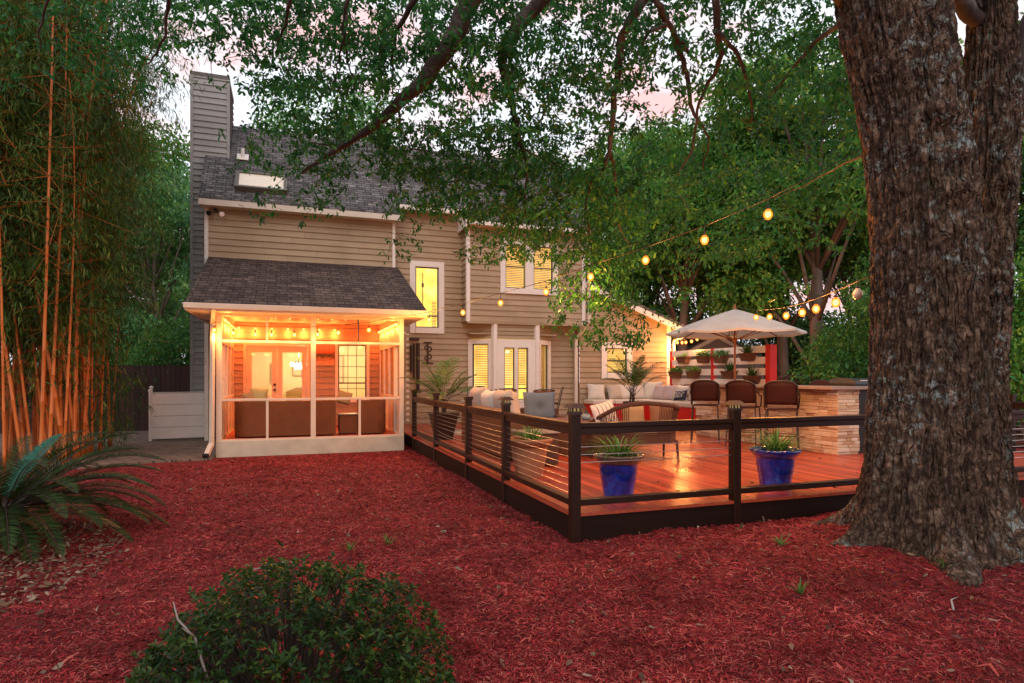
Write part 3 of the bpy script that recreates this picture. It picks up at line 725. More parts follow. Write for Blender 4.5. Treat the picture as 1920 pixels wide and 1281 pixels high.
# ================================================================== screened porch
YP = 14.4; PX0, PX1 = -1.41, 2.5
porch = thing('screened_porch', 'screened porch with white posts and rails glowing orange inside', 'porch', (.55, 16, 0))
pb = lambda mb, name, mat, **k: mb.build(name, mat, porch, world=True, **k)
mb = MB(); mb.box(PX0, PX1, YP-.02, YP+.12, -.15, .3); mb.box(PX1-.12, PX1+.02, YP+.12, YA, -.15, .3); mb.box(PX0-.0, PX0+.12, YP+.12, YA, -.15, .3); pb(mb, 'skirting', M['stucco'])
mb = MB()
for k in range(28): x = PX0+.12+k*.134; mb.box(x, min(x+.13, PX1-.12), YP+.12, YA, .24, .318)
pb(mb, 'floor', M['porchfloor'])
def fbox(x0, x1, z0, z1, y0=YP, y1=YP+.09): m = MB(); m.box(x0, x1, y0, y1, z0, z1); return m
posts = [(PX0, PX0+.11, .3, 3.0), (.47, .575, .3, 3.0), (PX1-.1, PX1, .3, 3.0)]
for a, b, c, d in posts: pb(fbox(a, b, c, d, YP-.01, YP+.1), 'post', M['porch_trim'], bevel=.006)
for a, b in ((PX0+.11, .47), (.575, PX1-.1)):
    pb(fbox(a, b, .302, .345), 'sill_rail', M['porch_trim']); pb(fbox(a, b, 1.155, 1.2), 'mid_rail', M['porch_trim']); pb(fbox(a, b, 2.385, 2.44), 'upper_rail', M['porch_trim'])
for x in (-.44, 1.49): pb(fbox(x, x+.05, .345, 1.155, YP+.01, YP+.08), 'baluster', M['porch_trim'])
pb(fbox(-.44, -.40, 2.44, 2.95, YP+.01, YP+.08), 'baluster', M['porch_trim']); pb(fbox(1.47, 1.5, 2.44, 2.95, YP+.01, YP+.08), 'baluster', M['dark_metal'])
pb(fbox(PX0, PX1, 2.94, 3.1, YP-.015, YP+.11), 'beam', M['porch_trim'])
for sx in (PX0, PX1-.09):          # the two side walls: rails, studs, lower boards, shades
    m = MB()
    for z0, z1 in ((.302, .345), (1.155, 1.2), (2.385, 2.44), (2.94, 3.1)): m.box(sx+.005, sx+.085, YP+.11, YA-.03, z0, z1)
    for y in (15.25, 16.1, 16.95, 17.75): m.box(sx+.0, sx+.09, y, y+.09, .345, 1.155); m.box(sx+.0, sx+.09, y, y+.09, 1.2, 2.385); m.box(sx+.0, sx+.09, y, y+.09, 2.44, 2.94)
    pb(m, 'side_frame', M['porch_trim'])
    m = MB(); m.box(sx+.035, sx+.055, YP+.11, YA-.03, .345, 1.155); m.box(sx+.035, sx+.055, YP+.11, YA-.03, 2.44, 2.94); pb(m, 'side_panel', M['cream'])
m = MB()
for y in (15.34, 16.19, 17.04): m.box(PX1-.06, PX1-.03, y+.05, y+.66, 1.2, 2.37)
pb(m, 'roller_shade', M['tan'])
m = MB()
for y in (16.19, 17.04): m.box(PX0+.03, PX0+.06, y+.05, y+.66, 1.2, 2.37)
pb(m, 'roller_shade', M['tan'])
mb = MB(); mb.box(PX0, PX1, YP+.11, YA-.03, 3.1, 3.14); pb(mb, 'ceiling', M['cream'])
# porch roof: one slope up to wall A
YE, ZE, ZT = 13.9, 3.14, 4.76
mb = MB(); mb.prism([(YE, ZE), (YA, ZT), (YA, ZT-.12), (YE, ZE-.05)], 'x', -1.92, 2.93); pb(mb, 'roof', M['shingle_porch'])
mb = MB(); mb.box(-1.92, 2.93, YE-.03, YE+.02, 2.98, 3.11); mb.box(-1.9, 2.91, YE+.02, YP-.02, 2.98, 3.0)
mb.box(-1.9, PX0, YP-.02, YA, 2.98, 3.0); mb.box(PX1, 2.91, YP-.02, YA, 2.98, 3.0); pb(mb, 'fascia', M['porch_trim'])
mb = MB(); mb.prism([(YE+.05, 3.1), (YA, ZT-.13), (YA, 3.0), (YE+.05, 3.0)], 'x', PX0-.02, PX0+.02); mb.prism([(YE+.05, 3.1), (YA, ZT-.13), (YA, 3.0), (YE+.05, 3.0)], 'x', PX1-.02, PX1+.02); pb(mb, 'gable_panel', M['siding'])
mb = MB(); mb.box(-1.94, 2.95, YE-.11, YE-.03, 3.02, 3.13); pb(mb, 'gutter', M['porch_trim'], bevel=.01)
mb = MB(); mb.bar((-1.4, YE-.06, 3.03), (-1.46, YP-.1, 2.78), .09, .07); mb.bar((-1.46, YP-.1, 2.82), (-1.48, YP-.12, .25), .09, .07); mb.bar((-1.48, YP-.12, .28), (-1.56, YP-.3, .06), .1, .08); pb(mb, 'downspout', M['porch_trim'], bevel=.01)
mb = MB(); mb.bar((-1.555, YP-.29, .075), (-1.575, YP-.34, .035), .105, .085); pb(mb, 'downspout_end', M['black'])
# porch furniture with backs to us
def rounded_back(x0, x1, y, h, r0, r1, depth=.8):
    pts = []
    if r0:
        for a in np.linspace(0, PI/2, 7): pts.append((x0 + r0*(1-math.sin(a)), y + r0*(1-math.cos(a))))
        pts = pts[::-1]
    else: pts.append((x0, y))
    p2 = []
    if r1:
        for a in np.linspace(0, PI/2, 7): p2.append((x1 - r1*(1-math.sin(a)), y + r1*(1-math.cos(a))))
    else: p2.append((x1, y))
    path = [(pts[0][0], y+depth)] + pts + p2 + [(p2[-1][0], y+depth)]
    return path
def strip_wall(mb, path, z0, z1, t=.1):
    n = len(path); inn = []
    for i, (x, y) in enumerate(path):
        a = Vector(path[max(i-1,0)]); b = Vector(path[min(i+1,n-1)]); d = (b-a).normalized(); inn.append((x - d.y*t, y + d.x*t))
    vs = [(x,y,z0) for x,y in path] + [(x,y,z1) for x,y in path] + [(x,y,z0) for x,y in inn] + [(x,y,z1) for x,y in inn]; fs = []
    for i in range(n-1):
        fs += [(i, i+1, n+i+1, n+i), (2*n+i+1, 2*n+i, 3*n+i, 3*n+i+1), (n+i, n+i+1, 3*n+i+1, 3*n+i)]
    fs += [(0, n, 3*n, 2*n), (n-1, 2*n+n-1, 3*n+n-1, n+n-1)]
    mb.add(vs, fs)
t = thing('wicker_sofa', 'long brown wicker sofa inside the porch, its rounded back against the screen', 'sofa', (-.05, 15.3, .318))
mb = MB(); strip_wall(mb, rounded_back(-1.06, 1.08, -.4, 0, .3, 0), .03, .8); mb.build('back', M['wicker_porch'], t, smooth=40)
mb = MB(); mb.box(-.95, .97, -.28, .4, .03, .3); mb.build('seat_base', M['wicker_porch'], t)
mb = MB()
for k in range(3): mb.pillow((-.66 + .62*k, .05, .38), .6, .62, .16, Matrix.Rotation(R(90), 3, 'X'))
mb.build('seat_cushion', M['fabric2'], t, smooth=True)
t = thing('wicker_table', 'low square wicker side table between the two porch seats', 'table', (1.33, 15.3, .318))
mb = MB(); mb.box(-.21, .21, -.25, .2, .02, .46); mb.build('table_base', M['wicker_porch'], t, bevel=.02)
mb = MB(); mb.box(-.23, .23, -.27, .22, .46, .48); mb.build('tabletop', M['counter'], t)
t = thing('wicker_armchair', 'brown wicker armchair with rounded back at the right of the porch', 'armchair', (1.88, 15.3, .318))
mb = MB(); strip_wall(mb, rounded_back(-.3, .32, -.4, 0, 0, .28), .03, .8); mb.build('back', M['wicker_porch'], t, smooth=40)
mb = MB(); mb.box(-.2, .22, -.28, .4, .03, .3); mb.build('seat_base', M['wicker_porch'], t)
mb = MB(); mb.pillow((0, .05, .38), .5, .6, .16, Matrix.Rotation(R(90), 3, 'X')); mb.build('seat_cushion', M['fabric2'], t, smooth=True)
for (px, py, mat, lab, w, ang) in ((485, 738, 'olive', 'olive green cushion showing over the porch sofa back', .38, 5), (470, 741, 'tan', 'tan cushion slumped beside the olive cushion on the porch sofa', .34, -20), (645, 741, 'tan', 'tan striped cushion on the porch armchair by the window', .34, 18), (495, 744, 'fabric', 'small cream cushion half hidden behind the porch sofa back', .3, 30)):
    p = at_y(px, py, 15.32 if mat != 'fabric' else 15.42); t = tag(MB().pillow((0,0,0), w, w*.9, .14, Matrix.Rotation(R(ang), 3, 'Y')).build('cushion', M[mat], None, smooth=True), lab, 'cushion', 'cushions in the porch'); t.location = (p.x, p.y, max(1.16, p.z) - .06)
# ================================================================== deck and railing
DZ = .3; DX0, DX1, DY0, DY1 = 2.695, 12.6, 5.735, 18.05
deck = thing('deck', 'low wide deck of red stained boards with dark skirting', 'deck', (7, 11, 0))
db = lambda mb, name, mat, **k: mb.build(name, mat, deck, world=True, **k)
mb = MB(); x = DX0 + .15
seams = [5.86, 8.9, 12.4, 15.6, 18.0]
while x < DX1:
    ys = list(seams)
    for a, b in zip(ys, ys[1:]):
        mb.box(x, min(x+.1335, DX1), a+.002, b-.004, DZ-.03, DZ + random.uniform(-.0015, .0015))
    x += .1415
mb.box(DX0-.02, DX0+.143, DY0+.15, DY1, DZ-.03, DZ+.002); mb.box(DX0-.02, DX1, DY0-.02, DY0+.14, DZ-.03, DZ+.002)
db(mb, 'deck_boards', M['deck'])
mb = MB(); mb.box(DX0, DX0+.04, DY0+.04, 14.42, -.2, DZ-.032); mb.box(DX0, DX1, DY0, DY0+.04, -.2, DZ-.032); db(mb, 'skirting', M['deckdark'])
mb = MB(); mb.box(DX0+.06, DX1, DY0+.1, DY1, -.2, DZ-.06); db(mb, 'frame', M['deckdark'])

rail_group = 'railing runs round the deck'
def railing(label, pts, caps, deckz=DZ, cables=8, cable_to=None, low=-.12):
    a, b = Vector(pts[0]), Vector(pts[-1]); d = (b - a).normalized()
    t = thing('railing', label, 'railing', (a.x, a.y, 0), group=rail_group)
    L = lambda p, z: (p[0] - a.x, p[1] - a.y, z)
    rz = math.atan2(d.y, d.x); rm = Matrix.Rotation(rz, 3, 'Z')
    for i, p in enumerate(pts):
        if caps[i] is None: continue
        c = L(p, 0); mb = MB(); mb.obox((c[0], c[1], (deckz + 1.0 + low) / 2), (.098, .098, deckz + 1.0 - low), rm); po = mb.build('post', M['rail'], t, bevel=.006)
        zt = deckz + 1.0
        mb = MB(); mb.obox((c[0], c[1], zt + .008), (.115, .115, .03), rm)
        if caps[i] == 'lamp':
            cap = mb.build('cap', M['dark_metal'], po)
            mb = MB(); mb.obox((c[0], c[1], zt + .04), (.085, .085, .036), rm); mb.build('lamp_lens', M['lampglow'], po)
            mb = MB(); q = .092
            vs = [Vector((sx*q, sy*q, 0)) for sx, sy in ((-1,-1),(1,-1),(1,1),(-1,1))] + [Vector((sx*.045, sy*.045, .045)) for sx, sy in ((-1,-1),(1,-1),(1,1),(-1,1))]
            vs = [rm @ v + Vector((c[0], c[1], zt + .06)) for v in vs]
            mb.add(vs, [(3,2,1,0),(4,5,6,7),(0,1,5,4),(1,2,6,5),(2,3,7,6),(3,0,4,7)]); mb.build('lamp_roof', M['iron'], po)
            mb = MB()
            for sx in (-1, 0, 1):
                for s in (-1, 1):
                    mb.obox(Vector((c[0], c[1], zt+.04)) + rm @ Vector((sx*.04, s*.044, 0)), (.012, .008, .036), rm); mb.obox(Vector((c[0], c[1], zt+.04)) + rm @ Vector((s*.044, sx*.04, 0)), (.008, .012, .036), rm)
            mb.build('lamp_cage', M['dark_metal'], po)
        else:
            mb.obox((c[0], c[1], zt + .035), (.13, .13, .03), rm); mb.build('cap', M['rail'], po)
    for i, (p, q) in enumerate(zip(pts, pts[1:])):
        p, q = Vector(p), Vector(q); dd = (q - p).normalized() * .05
        mb = MB(); mb.bar(L(p + dd, deckz + .882), L(q - dd, deckz + .882), .092, .05); mb.bar(L(p + dd, deckz + .822), L(q - dd, deckz + .822), .06, .069); mb.build('top_rail', M['rail'], t, bevel=.006)
        mb = MB(); mb.bar(L(p + dd, deckz + .105), L(q - dd, deckz + .105), .09, .065); mb.build('bottom_rail', M['rail'], t, bevel=.005)
        n = cables if cable_to is None else cable_to[i]
        for k in range(n):
            z = deckz + .165 + .074 * (k + .2); sag = random.choice([0, 0, .006, .004, .035 if k in (2, 3) else .004])
            e = q - dd
            if n and n < 8: z = deckz + .145 + .078 * (8 - n + k - .4)
            mid = [p + dd + (e - p - dd) * s for s in (0, .25, .5, .75, 1)]
            mb = MB(); mb.tube([L(m, z - sag * (1 - (2*s-1)**2)) for m, s in zip(mid, (0, .25, .5, .75, 1))], .0042, 5, False); mb.build('cable', M['cable'], t)
    return t
railing('dark brown cable railing run along the left side of the deck', [(2.72, 5.76), (2.72, 7.88), (2.72, 9.72), (2.72, 12.05), (2.72, 14.3)], ['lamp', 'lamp', 'plain', 'plain', 'plain'])
railing('dark brown railing run along the front of the deck beside the big oak', [(2.72, 5.76), (4.68, 5.76), (7.02, 5.76), (8.9, 5.76), (11, 5.76), (12.5, 5.76)], [None, 'lamp', 'plain', 'plain', 'plain', 'plain'], cable_to=[3, 0, 0, 6, 6])
railing('dark railing run along the far right end of the deck, behind the stone bar', [(12.5, 5.76), (12.5, 7.8), (12.5, 9.8), (12.5, 11.8)], [None, 'plain', 'plain', 'plain'])

# ================================================================== pots and plants
def blades(name, n, L, wid, mat, parent, c=(0,0,0), spread=1.0, droop=1.0, segs=6, up=.9, jit=.06):
    """strap leaves arching out of one crown, one ribbon each"""
    vs, fs = [], []
    for i in range(n):
        a = rng.uniform(0, 2*PI); l = L * rng.uniform(.55, 1.1); el = rng.uniform(.35, 1.0) * up * PI/2; w = wid * rng.uniform(.7, 1.2)
        d = np.array([math.cos(a), math.sin(a)]); p = np.array([c[0] + d[0]*rng.uniform(0, jit), c[1] + d[1]*rng.uniform(0, jit), c[2]]); ang = el; base = len(vs)
        sd = np.array([-d[1], d[0], 0])
        for k in range(segs + 1):
            f = k / segs; ww = w * (1 - f**2.2) * (.55 + .9*min(f*3, .5)) + .0008
            vs += [tuple(p - sd*ww/2), tuple(p + np.array([0,0,-ww*.18])), tuple(p + sd*ww/2)]
            st = l / segs; p = p + np.array([d[0]*math.cos(ang)*spread, d[1]*math.cos(ang)*spread, math.sin(ang)]) * st
            ang -= droop * (1.6 / segs) * (.5 + f) * rng.uniform(.7, 1.3)
            d = norm(d + rng.normal(size=2)*.05); 
        for k in range(segs):
            q = base + k*3; fs += [(q, q+1, q+4, q+3), (q+1, q+2, q+5, q+4)]
    mb = MB(); mb.add(vs, fs); return mb.build(name, mat, parent)
def frond(mbs, mbl, o, az, el, L, droop, nl, ll, lw, vee=.5, segs=14, stem=.008, taper=True, fall=.3, start=.15):
    """pinnate frond: mbs gets the stem, mbl is a list (pos, dir, len, wid, nrm) for the leaflets"""
    o = Vector(o); d = Vector((math.cos(az)*math.cos(el), math.sin(az)*math.cos(el), math.sin(el))); p = o.copy(); pts = [p.copy()]; ds = [d.copy()]
    for k in range(segs):
        p = p + d * (L/segs); pts.append(p.copy())
        d = (d + Vector((0, 0, -droop/segs*(.4 + 1.2*k/segs)))).normalized(); ds.append(d.copy())
    mbs.tube(pts, [stem*(1 - .8*k/segs) for k in range(segs+1)], 5)
    for i in range(nl):
        f = start + (1-start) * (i + .5)/nl; q = f*segs; k = min(int(q), segs-1); pp = pts[k].lerp(pts[k+1], q-k); t = ds[k]
        sd = t.cross(Vector((0,0,1)))
        if sd.length < .05: sd = Vector((1,0,0))
        sd.normalize(); upv = sd.cross(t)
        prof = math.sin(PI*min(1, .12 + .9*(f-start)/(1-start)))**.6
        for s in (1, -1):
            dd = (sd*s + t*(.55 + .5*f) + upv*vee + Vector((random.gauss(0,.06), random.gauss(0,.06), random.gauss(0,.06)))).normalized()
            mbl.append((pp, dd, ll*prof*random.uniform(.85,1.1), lw, upv - sd*s*vee))
def leaflets(name, lst, mat, parent, droop):
    a = np.array([tuple(x[0]) for x in lst]); d = np.array([tuple(x[1]) for x in lst]); n = np.array([tuple(x[4]) for x in lst])
    l = parent.matrix_basis.translation if parent else Vector()
    return leaves(name, a + np.array(l), d, np.array([x[2] for x in lst]), np.array([x[3] for x in lst]), mat, parent, LANCE, droop, n, .25)
pot_group = 'cobalt blue glazed pots along the front rail'
def pot(label, loc, mat, rim, r, h, plant='spider', name='plant_pot', group=None, nblade=90, L=.34, cat='plant pot'):
    t = thing(name, label, cat, loc, random.uniform(0, 6), group)
    mb = MB(); prof = [(r*.62, 0), (r*.64, .01)]
    for f in np.linspace(0.03, .8, 12): prof.append((r*(.64 + .27*f) + (.006 if abs(f-.45) < .035 or abs(f-.62) < .03 else 0), h*f))
    prof += [(r*.92, h*.83)]
    mb.lathe(prof, seg=40); mb.build('pot', mat, t, smooth=50)
    mb = MB(); mb.lathe([(r*.9, h*.80), (r*.97, h*.84), (r*1.05, h*.90), (r*1.12, h*.955), (r*1.10, h*.985), (r*1.03, h), (r*.95, h*.97), (r*.93, h*.9)], seg=40); mb.build('rim', rim, t, smooth=60)
    mb = MB(); mb.lathe([(r*.93, h*.88), (r*.5, h*.91), (.001, h*.92)], seg=24); mb.build('soil', M['soil'], t, smooth=True)
    if plant == 'spider': blades('spider_plant', nblade, L, .02, M['spider_leaf'], t, (0, 0, h*.9), droop=1.15, jit=r*.45)
    return t
pot('cobalt blue glazed pot with spider plant nearest the lamp topped corner post', (3.52, 6.3, DZ), M['blue'], M['blue_rim'], .258, .5, group=pot_group, nblade=130, L=.42)
pot('cobalt blue glazed pot with spider plant between the front lamp post and the oak', (5.64, 6.2, DZ), M['blue'], M['blue'], .27, .49, group=pot_group, nblade=120, L=.46)
pot('cobalt blue pot half hidden behind the right edge of the oak trunk', (9.3, 6.15, DZ), M['blue'], M['blue_rim'], .27, .5, group=pot_group, nblade=90)
pot('weathered terracotta pot with a small grassy plant behind the cable railing', (3.12, 8.05, DZ), M['terracotta'], M['terracotta'], .29, .53, nblade=90, L=.36)
def palm(label, loc, nf, L, pot_h, pot_r, mat, el=(50, 85), stemh=.2, square=False, ll=.3, trunk=.03):
    t = thing('potted_palm', label, 'potted palm', loc)
    mb = MB()
    if square:
        r0, r1 = pot_r*.6, pot_r
        vs = [(sx*r0, sy*r0, 0) for sx, sy in ((-1,-1),(1,-1),(1,1),(-1,1))] + [(sx*r1, sy*r1, pot_h*.93) for sx, sy in ((-1,-1),(1,-1),(1,1),(-1,1))]
        mb.add(vs, [(3,2,1,0),(4,5,6,7),(0,1,5,4),(1,2,6,5),(2,3,7,6),(3,0,4,7)]); mb.box(-pot_r*1.08, pot_r*1.08, -pot_r*1.08, pot_r*1.08, pot_h*.93, pot_h)
    else: mb.lathe([(pot_r*.7, 0), (pot_r*.95, pot_h*.85), (pot_r*1.06, pot_h*.88), (pot_r*1.06, pot_h), (pot_r*.92, pot_h), (pot_r*.9, pot_h*.93), (.001, pot_h*.93)], seg=28)
    mb.build('pot', mat, t, smooth=40 if not square else False)
    st, lf = MB(), []
    for s in range(3):
        mb0 = [(random.gauss(0,.03), random.gauss(0,.03), pot_h*.9 + stemh*k) for k in (0, .5, 1)]; st.tube(mb0, [trunk, trunk*.8, trunk*.6], 7)
    for k in range(nf):
        az = k*2.4 + random.uniform(-.3, .3); frond(st, lf, (random.gauss(0,.03), random.gauss(0,.03), pot_h*.92 + stemh*random.uniform(.5,1)), az, R(random.uniform(*el)), L*random.uniform(.75,1.05), random.uniform(.9,1.7), 24, ll, .022, .25, stem=.008, start=.3)
    st.build('stem', M['twig'], t); leaflets('fronds', lf, M['palm_leaf'], t, .22); return t
palm('green palm in a dark square tapered planter beside the porch corner', (3.2, 13.45, DZ), 15, 1.15, .58, .27, M['dark_metal'], (25, 75), .35, True, ll=.32)
palm('slender palm in a brown pot standing before the red bench', (8.35, 14.2, DZ), 13, 1.25, .72, .24, M['dark_metal'], (48, 85), .3, False, ll=.32)

# ================================================================== patio furniture
def cushion(label, loc, w, h, t_, mat, rz=0, tilt=0, roll=0, group=None, name='cushion'):
    m = Matrix.Rotation(rz, 3, 'Z') @ Matrix.Rotation(tilt, 3, 'X') @ Matrix.Rotation(roll, 3, 'Y')
    mb = MB(); mb.pillow((0,0,0), w, h, t_, Matrix(), 11)
    o = mb.build(name, M[mat], None, smooth=True); o.location = loc; o.rotation_euler = m.to_euler(); return tag(o, label, 'cushion', group)
# wicker sofa along the left rail, its back to us
t = thing('wicker_sofa', 'brown wicker sofa backing on to the left deck railing', 'sofa', (3.35, 10.85, DZ))
mb = MB(); mb.box(-.1, 0, -1.3, 1.3, .05, .84); mb.box(0, .75, -1.3, -1.16, .05, .62); mb.box(0, .75, 1.16, 1.3, .05, .62); mb.build('frame', M['wicker'], t, bevel=.03)
mb = MB(); mb.box(0, .74, -1.15, 1.15, .08, .34); mb.build('seat_base', M['wicker'], t)
for k in range(3):
    mb = MB(); mb.obox((.4, -.77 + .77*k, .41), (.72, .75, .14)); mb.build('seat_cushion', M['fabric'], t, bevel=.04, smooth=50)
for k, (y, dz) in enumerate(((-.72, .02), (.02, .0), (.76, .05))):
    mb = MB(); mb.pillow((.16, y, .82 + dz), .76, .62, .3, Matrix.Rotation(R(90), 3, 'Z') @ Matrix.Rotation(R(-9), 3, 'X'), 11, .35); mb.build('back_cushion', M['fabric2' if k != 1 else 'fabric'], t, smooth=True)
# dark wicker side table at the sofa's near end
t = thing('side_table', 'dark wicker side table behind the terracotta pot', 'table', (3.62, 9.1, DZ))
mb = MB(); mb.box(-.28, .28, -.28, .28, .02, .5); mb.build('base', M['rattan'], t, bevel=.02)
mb = MB(); mb.box(-.3, .3, -.3, .3, .502, .525); mb.build('tabletop', M['counter'], t, bevel=.006)
# club chair with blue-grey cushions
t = thing('club_chair', 'wicker club chair with tufted blue grey cushions facing us', 'armchair', (4.75, 11.6, DZ), R(-12))
mb = MB(); mb.box(-.42, .42, .3, .4, .05, .72); mb.box(-.42, -.3, -.4, .3, .05, .6); mb.box(.3, .42, -.4, .3, .05, .6); mb.box(-.3, .3, -.38, .3, .08, .32); mb.build('frame', M['wicker'], t, bevel=.025)
mb = MB(); mb.obox((0, -.06, .4), (.58, .68, .15)); mb.build('seat_cushion', M['bluegrey'], t, bevel=.04, smooth=50)
mb = MB(); mb.pillow((0, .22, .76), .66, .6, .22, Matrix.Rotation(R(-12), 3, 'X'), 13, .35); o = mb.build('back_cushion', M['bluegrey'], t, smooth=True)
for v in o.data.vertices:
    d2 = (v.co.x)**2 + (v.co.z - .74)**2
    if v.co.y < .3: v.co.y += .07 * math.exp(-d2/.006)
# fire table and lantern
t = thing('coffee_table', 'square brown wicker coffee table with smooth top behind the corner post', 'table', (4.95, 10.25, DZ))
mb = MB(); mb.box(-.5, .5, -.5, .5, .03, .56); mb.build('base', M['wicker'], t, bevel=.02)
mb = MB(); mb.box(-.54, .54, -.54, .54, .562, .6); mb.build('tabletop', mat_plain('table_top', (.15, .065, .05), .35, var=.2, bump=.05), t, bevel=.008)
t = thing('oil_lantern', 'small round blue grey ceramic lantern with dark cap on the coffee table', 'lantern', (4.97, 10.05, DZ + .6))
mb = MB(); mb.lathe([(.05, 0), (.08, .02), (.09, .055), (.075, .09), (.04, .115), (.035, .118)], seg=24); mb.build('bowl', M['ceramic'], t, smooth=60)
mb = MB(); mb.lathe([(.042, .116), (.03, .14), (.015, .19), (.003, .2)], seg=16); mb.build('cap', M['iron'], t, smooth=40)
# curved rattan loveseat, its back to us
t = thing('rattan_loveseat', 'curved dark rattan loveseat seen from behind, beside the coffee table', 'loveseat', (5.35, 8.85, DZ), R(-8))
arc = [(-.72, .62), (-.74, .3), (-.66, .02), (-.5, -.14), (-.25, -.2), (0, -.22), (.25, -.2), (.5, -.14), (.66, .02), (.74, .3), (.72, .62)]
zt = [.56, .62, .74, .86, .93, .95, .93, .90, .86, .72, .58]
mb = MB(); mb.tube([(x, y, z) for (x, y), z in zip(arc, zt)], .035, 10); mb.build('back_rail', M['rattan'], t, smooth=True)
mb = MB()
for (x, y), z in zip(arc, zt): pass
P0 = [Vector((x*.93, y*.93 + .03, .40)) for x, y in arc]; P1 = [Vector((x, y, z)) for (x, y), z in zip(arc, zt)]
for rg in (range(0, 4), range(6, 10)):
    mb = MB()
    for i in rg:
        for s in np.linspace(0, 1, 9)[:-1]:
            mb.tube([P0[i].lerp(P0[i+1], s), P1[i].lerp(P1[i+1], s)], .007, 4, False)
    mb.build('side_weave', M['rattan'], t)
mb = MB()
for z in np.linspace(.44, .5, 3): mb.tube([(x*.94, y*.94+.02, z) for x, y in arc], .01, 5)
mb.prism([(x*.95, y*.95 + .02) for x, y in arc], 'z', .30, .43); mb.build('seat', M['rattan'], t)
for sx, sy in ((-.58, -.1), (.58, -.1), (-.64, .5), (.64, .5)):
    mb = MB(); mb.tube([(sx, sy, .34), (sx*1.03, sy*1.12, 0)], [.024, .018], 8); mb.build('leg', M['rattan'], t)
mb = MB(); mb.prism([(x*.85, y*.85 + .05) for x, y in arc], 'z', .432, .51); mb.build('seat_cushion', M['fabric2'], t, bevel=.025)
for k, x in enumerate((-.1, .46)):
    pass
cg = 'cushions on the rattan loveseat'
cushion('cream cushion with dark stripes leaning at the left of the rattan loveseat', (4.86, 9.12, DZ+.72), .48, .48, .16, 'stripe_pillow', R(12), R(-14), R(-12), cg)
cushion('brown ribbed cushion at the right end of the rattan loveseat', (5.85, 8.98, DZ+.72), .44, .4, .15, 'sling', R(-25), R(-14), 0, cg)
cushion('brown cushion in the middle of the rattan loveseat', (5.32, 9.02, DZ+.7), .4, .38, .13, 'tan', R(-6), R(-14), 0, cg)
# dining table with sling chairs
t = thing('dining_table', 'pale topped dining table in front of the bay window', 'table', (5.3, 15.6, DZ))
mb = MB(); mb.box(-1.0, 1.0, -.55, .55, .70, .73); mb.build('tabletop', M['fabric'], t, bevel=.008)
for sx in (-.85, .85):
    for sy in (-.42, .42):
        mb = MB(); mb.tube([(sx, sy, 0), (sx, sy, .7)], .025, 8); mb.build('leg', M['dark_metal'], t)
t = thing('table_plant', 'low leafy plant in a pale bowl on the dining table', 'plant', (4.75, 15.4, DZ+.732))
MB().lathe([(.07, 0), (.12, .06), (.13, .1), (.11, .1), (.1, .07)], seg=20).build('bowl', M['white'], t, smooth=50)
blades('foliage', 40, .2, .03, M['spider_leaf'], t, (0,0,.07), jit=.06)
t = thing('glass_jar', 'clear pale glass jar standing on the dining table', 'jar', (5.5, 15.4, DZ+.732))
MB().lathe([(.06, 0), (.1, .03), (.1, .2), (.06, .24), (.06, .26)], seg=20).build('body', M['bluegrey'], t, smooth=50)
def sling_chair(label, loc, rz, fab='sling', group='sling chairs round the dining table'):
    t = thing('sling_chair', label, 'patio chair', loc, rz, group)
    back = [(-.2, .42), (-.25, .6), (-.29, .8), (-.33, .98), (-.36, 1.04)]; seat = [(.26, .44), (.05, .41), (-.2, .42)]
    mb = MB(); vs = []
    for y, z in seat: vs += [(-.24, y, z), (.24, y, z)]
    mb.add(vs, [(0,1,3,2), (2,3,5,4)]); mb.build('seat', M[fab], t)
    mb = MB(); vs = []
    for y, z in back: vs += [(-.24, y, z), (-.1, y-.02, z+.005), (.1, y-.02, z+.005), (.24, y, z)]
    mb.add(vs, [(i*4+j, i*4+j+1, i*4+j+5, i*4+j+4) for i in range(4) for j in range(3)]); mb.build('backrest', M[fab], t, smooth=True)
    mb = MB()
    for s in (-.26, .26): mb.tube([(s, y, z) for y, z in ([(.3, .43)] + seat[1:2] + back)], .014, 8)
    mb.tube([(-.26, -.36, 1.05), (-.13, -.375, 1.07), (.13, -.375, 1.07), (.26, -.36, 1.05)], .016, 8); mb.build('back_frame', M['dark_metal'], t, smooth=True)
    for s in (-.27, .27):
        mb = MB(); mb.tube([(s, -.26, .62), (s*1.06, -.1, .645), (s*1.06, .2, .64), (s*1.03, .28, .6)], .014, 8); mb.build('armrest', M['dark_metal'], t, smooth=True)
        mb = MB(); mb.tube([(s*1.03, .28, .6), (s, .3, .3), (s, .32, 0)], .013, 8); mb.build('leg', M['dark_metal'], t)
        mb = MB(); mb.tube([(s, -.2, .43), (s, -.3, .2), (s, -.38, 0)], .013, 8); mb.build('leg', M['dark_metal'], t)
    return t
sling_chair('brown sling chair turned sideways beside the square planter', (3.75, 14.55, DZ), R(-100))
sling_chair('brown sling chair whose back shows behind the sofa cushions', (4.85, 14.35, DZ), R(-4))
sling_chair('tall backed brown sling chair just left of the blue grey club chair', (5.35, 13.35, DZ), R(6))
sling_chair('grey backed sling chair beyond the dining table by the left bay window', (5.0, 16.75, DZ), R(176), 'sling_grey')
sling_chair('brown sling chair tipped against the wall right of the bay window', (6.75, 15.9, DZ), R(70), 'sling_grey')
t = tag(MB().lathe([(.36, 0), (.36, .05), (.34, .07), (.08, .08), (.07, .1)], seg=32).build('umbrella_base', M['rug'], None, smooth=40), 'round pale concrete umbrella base under the sideways sling chair', 'umbrella base'); t.location = (3.75, 14.6, DZ)
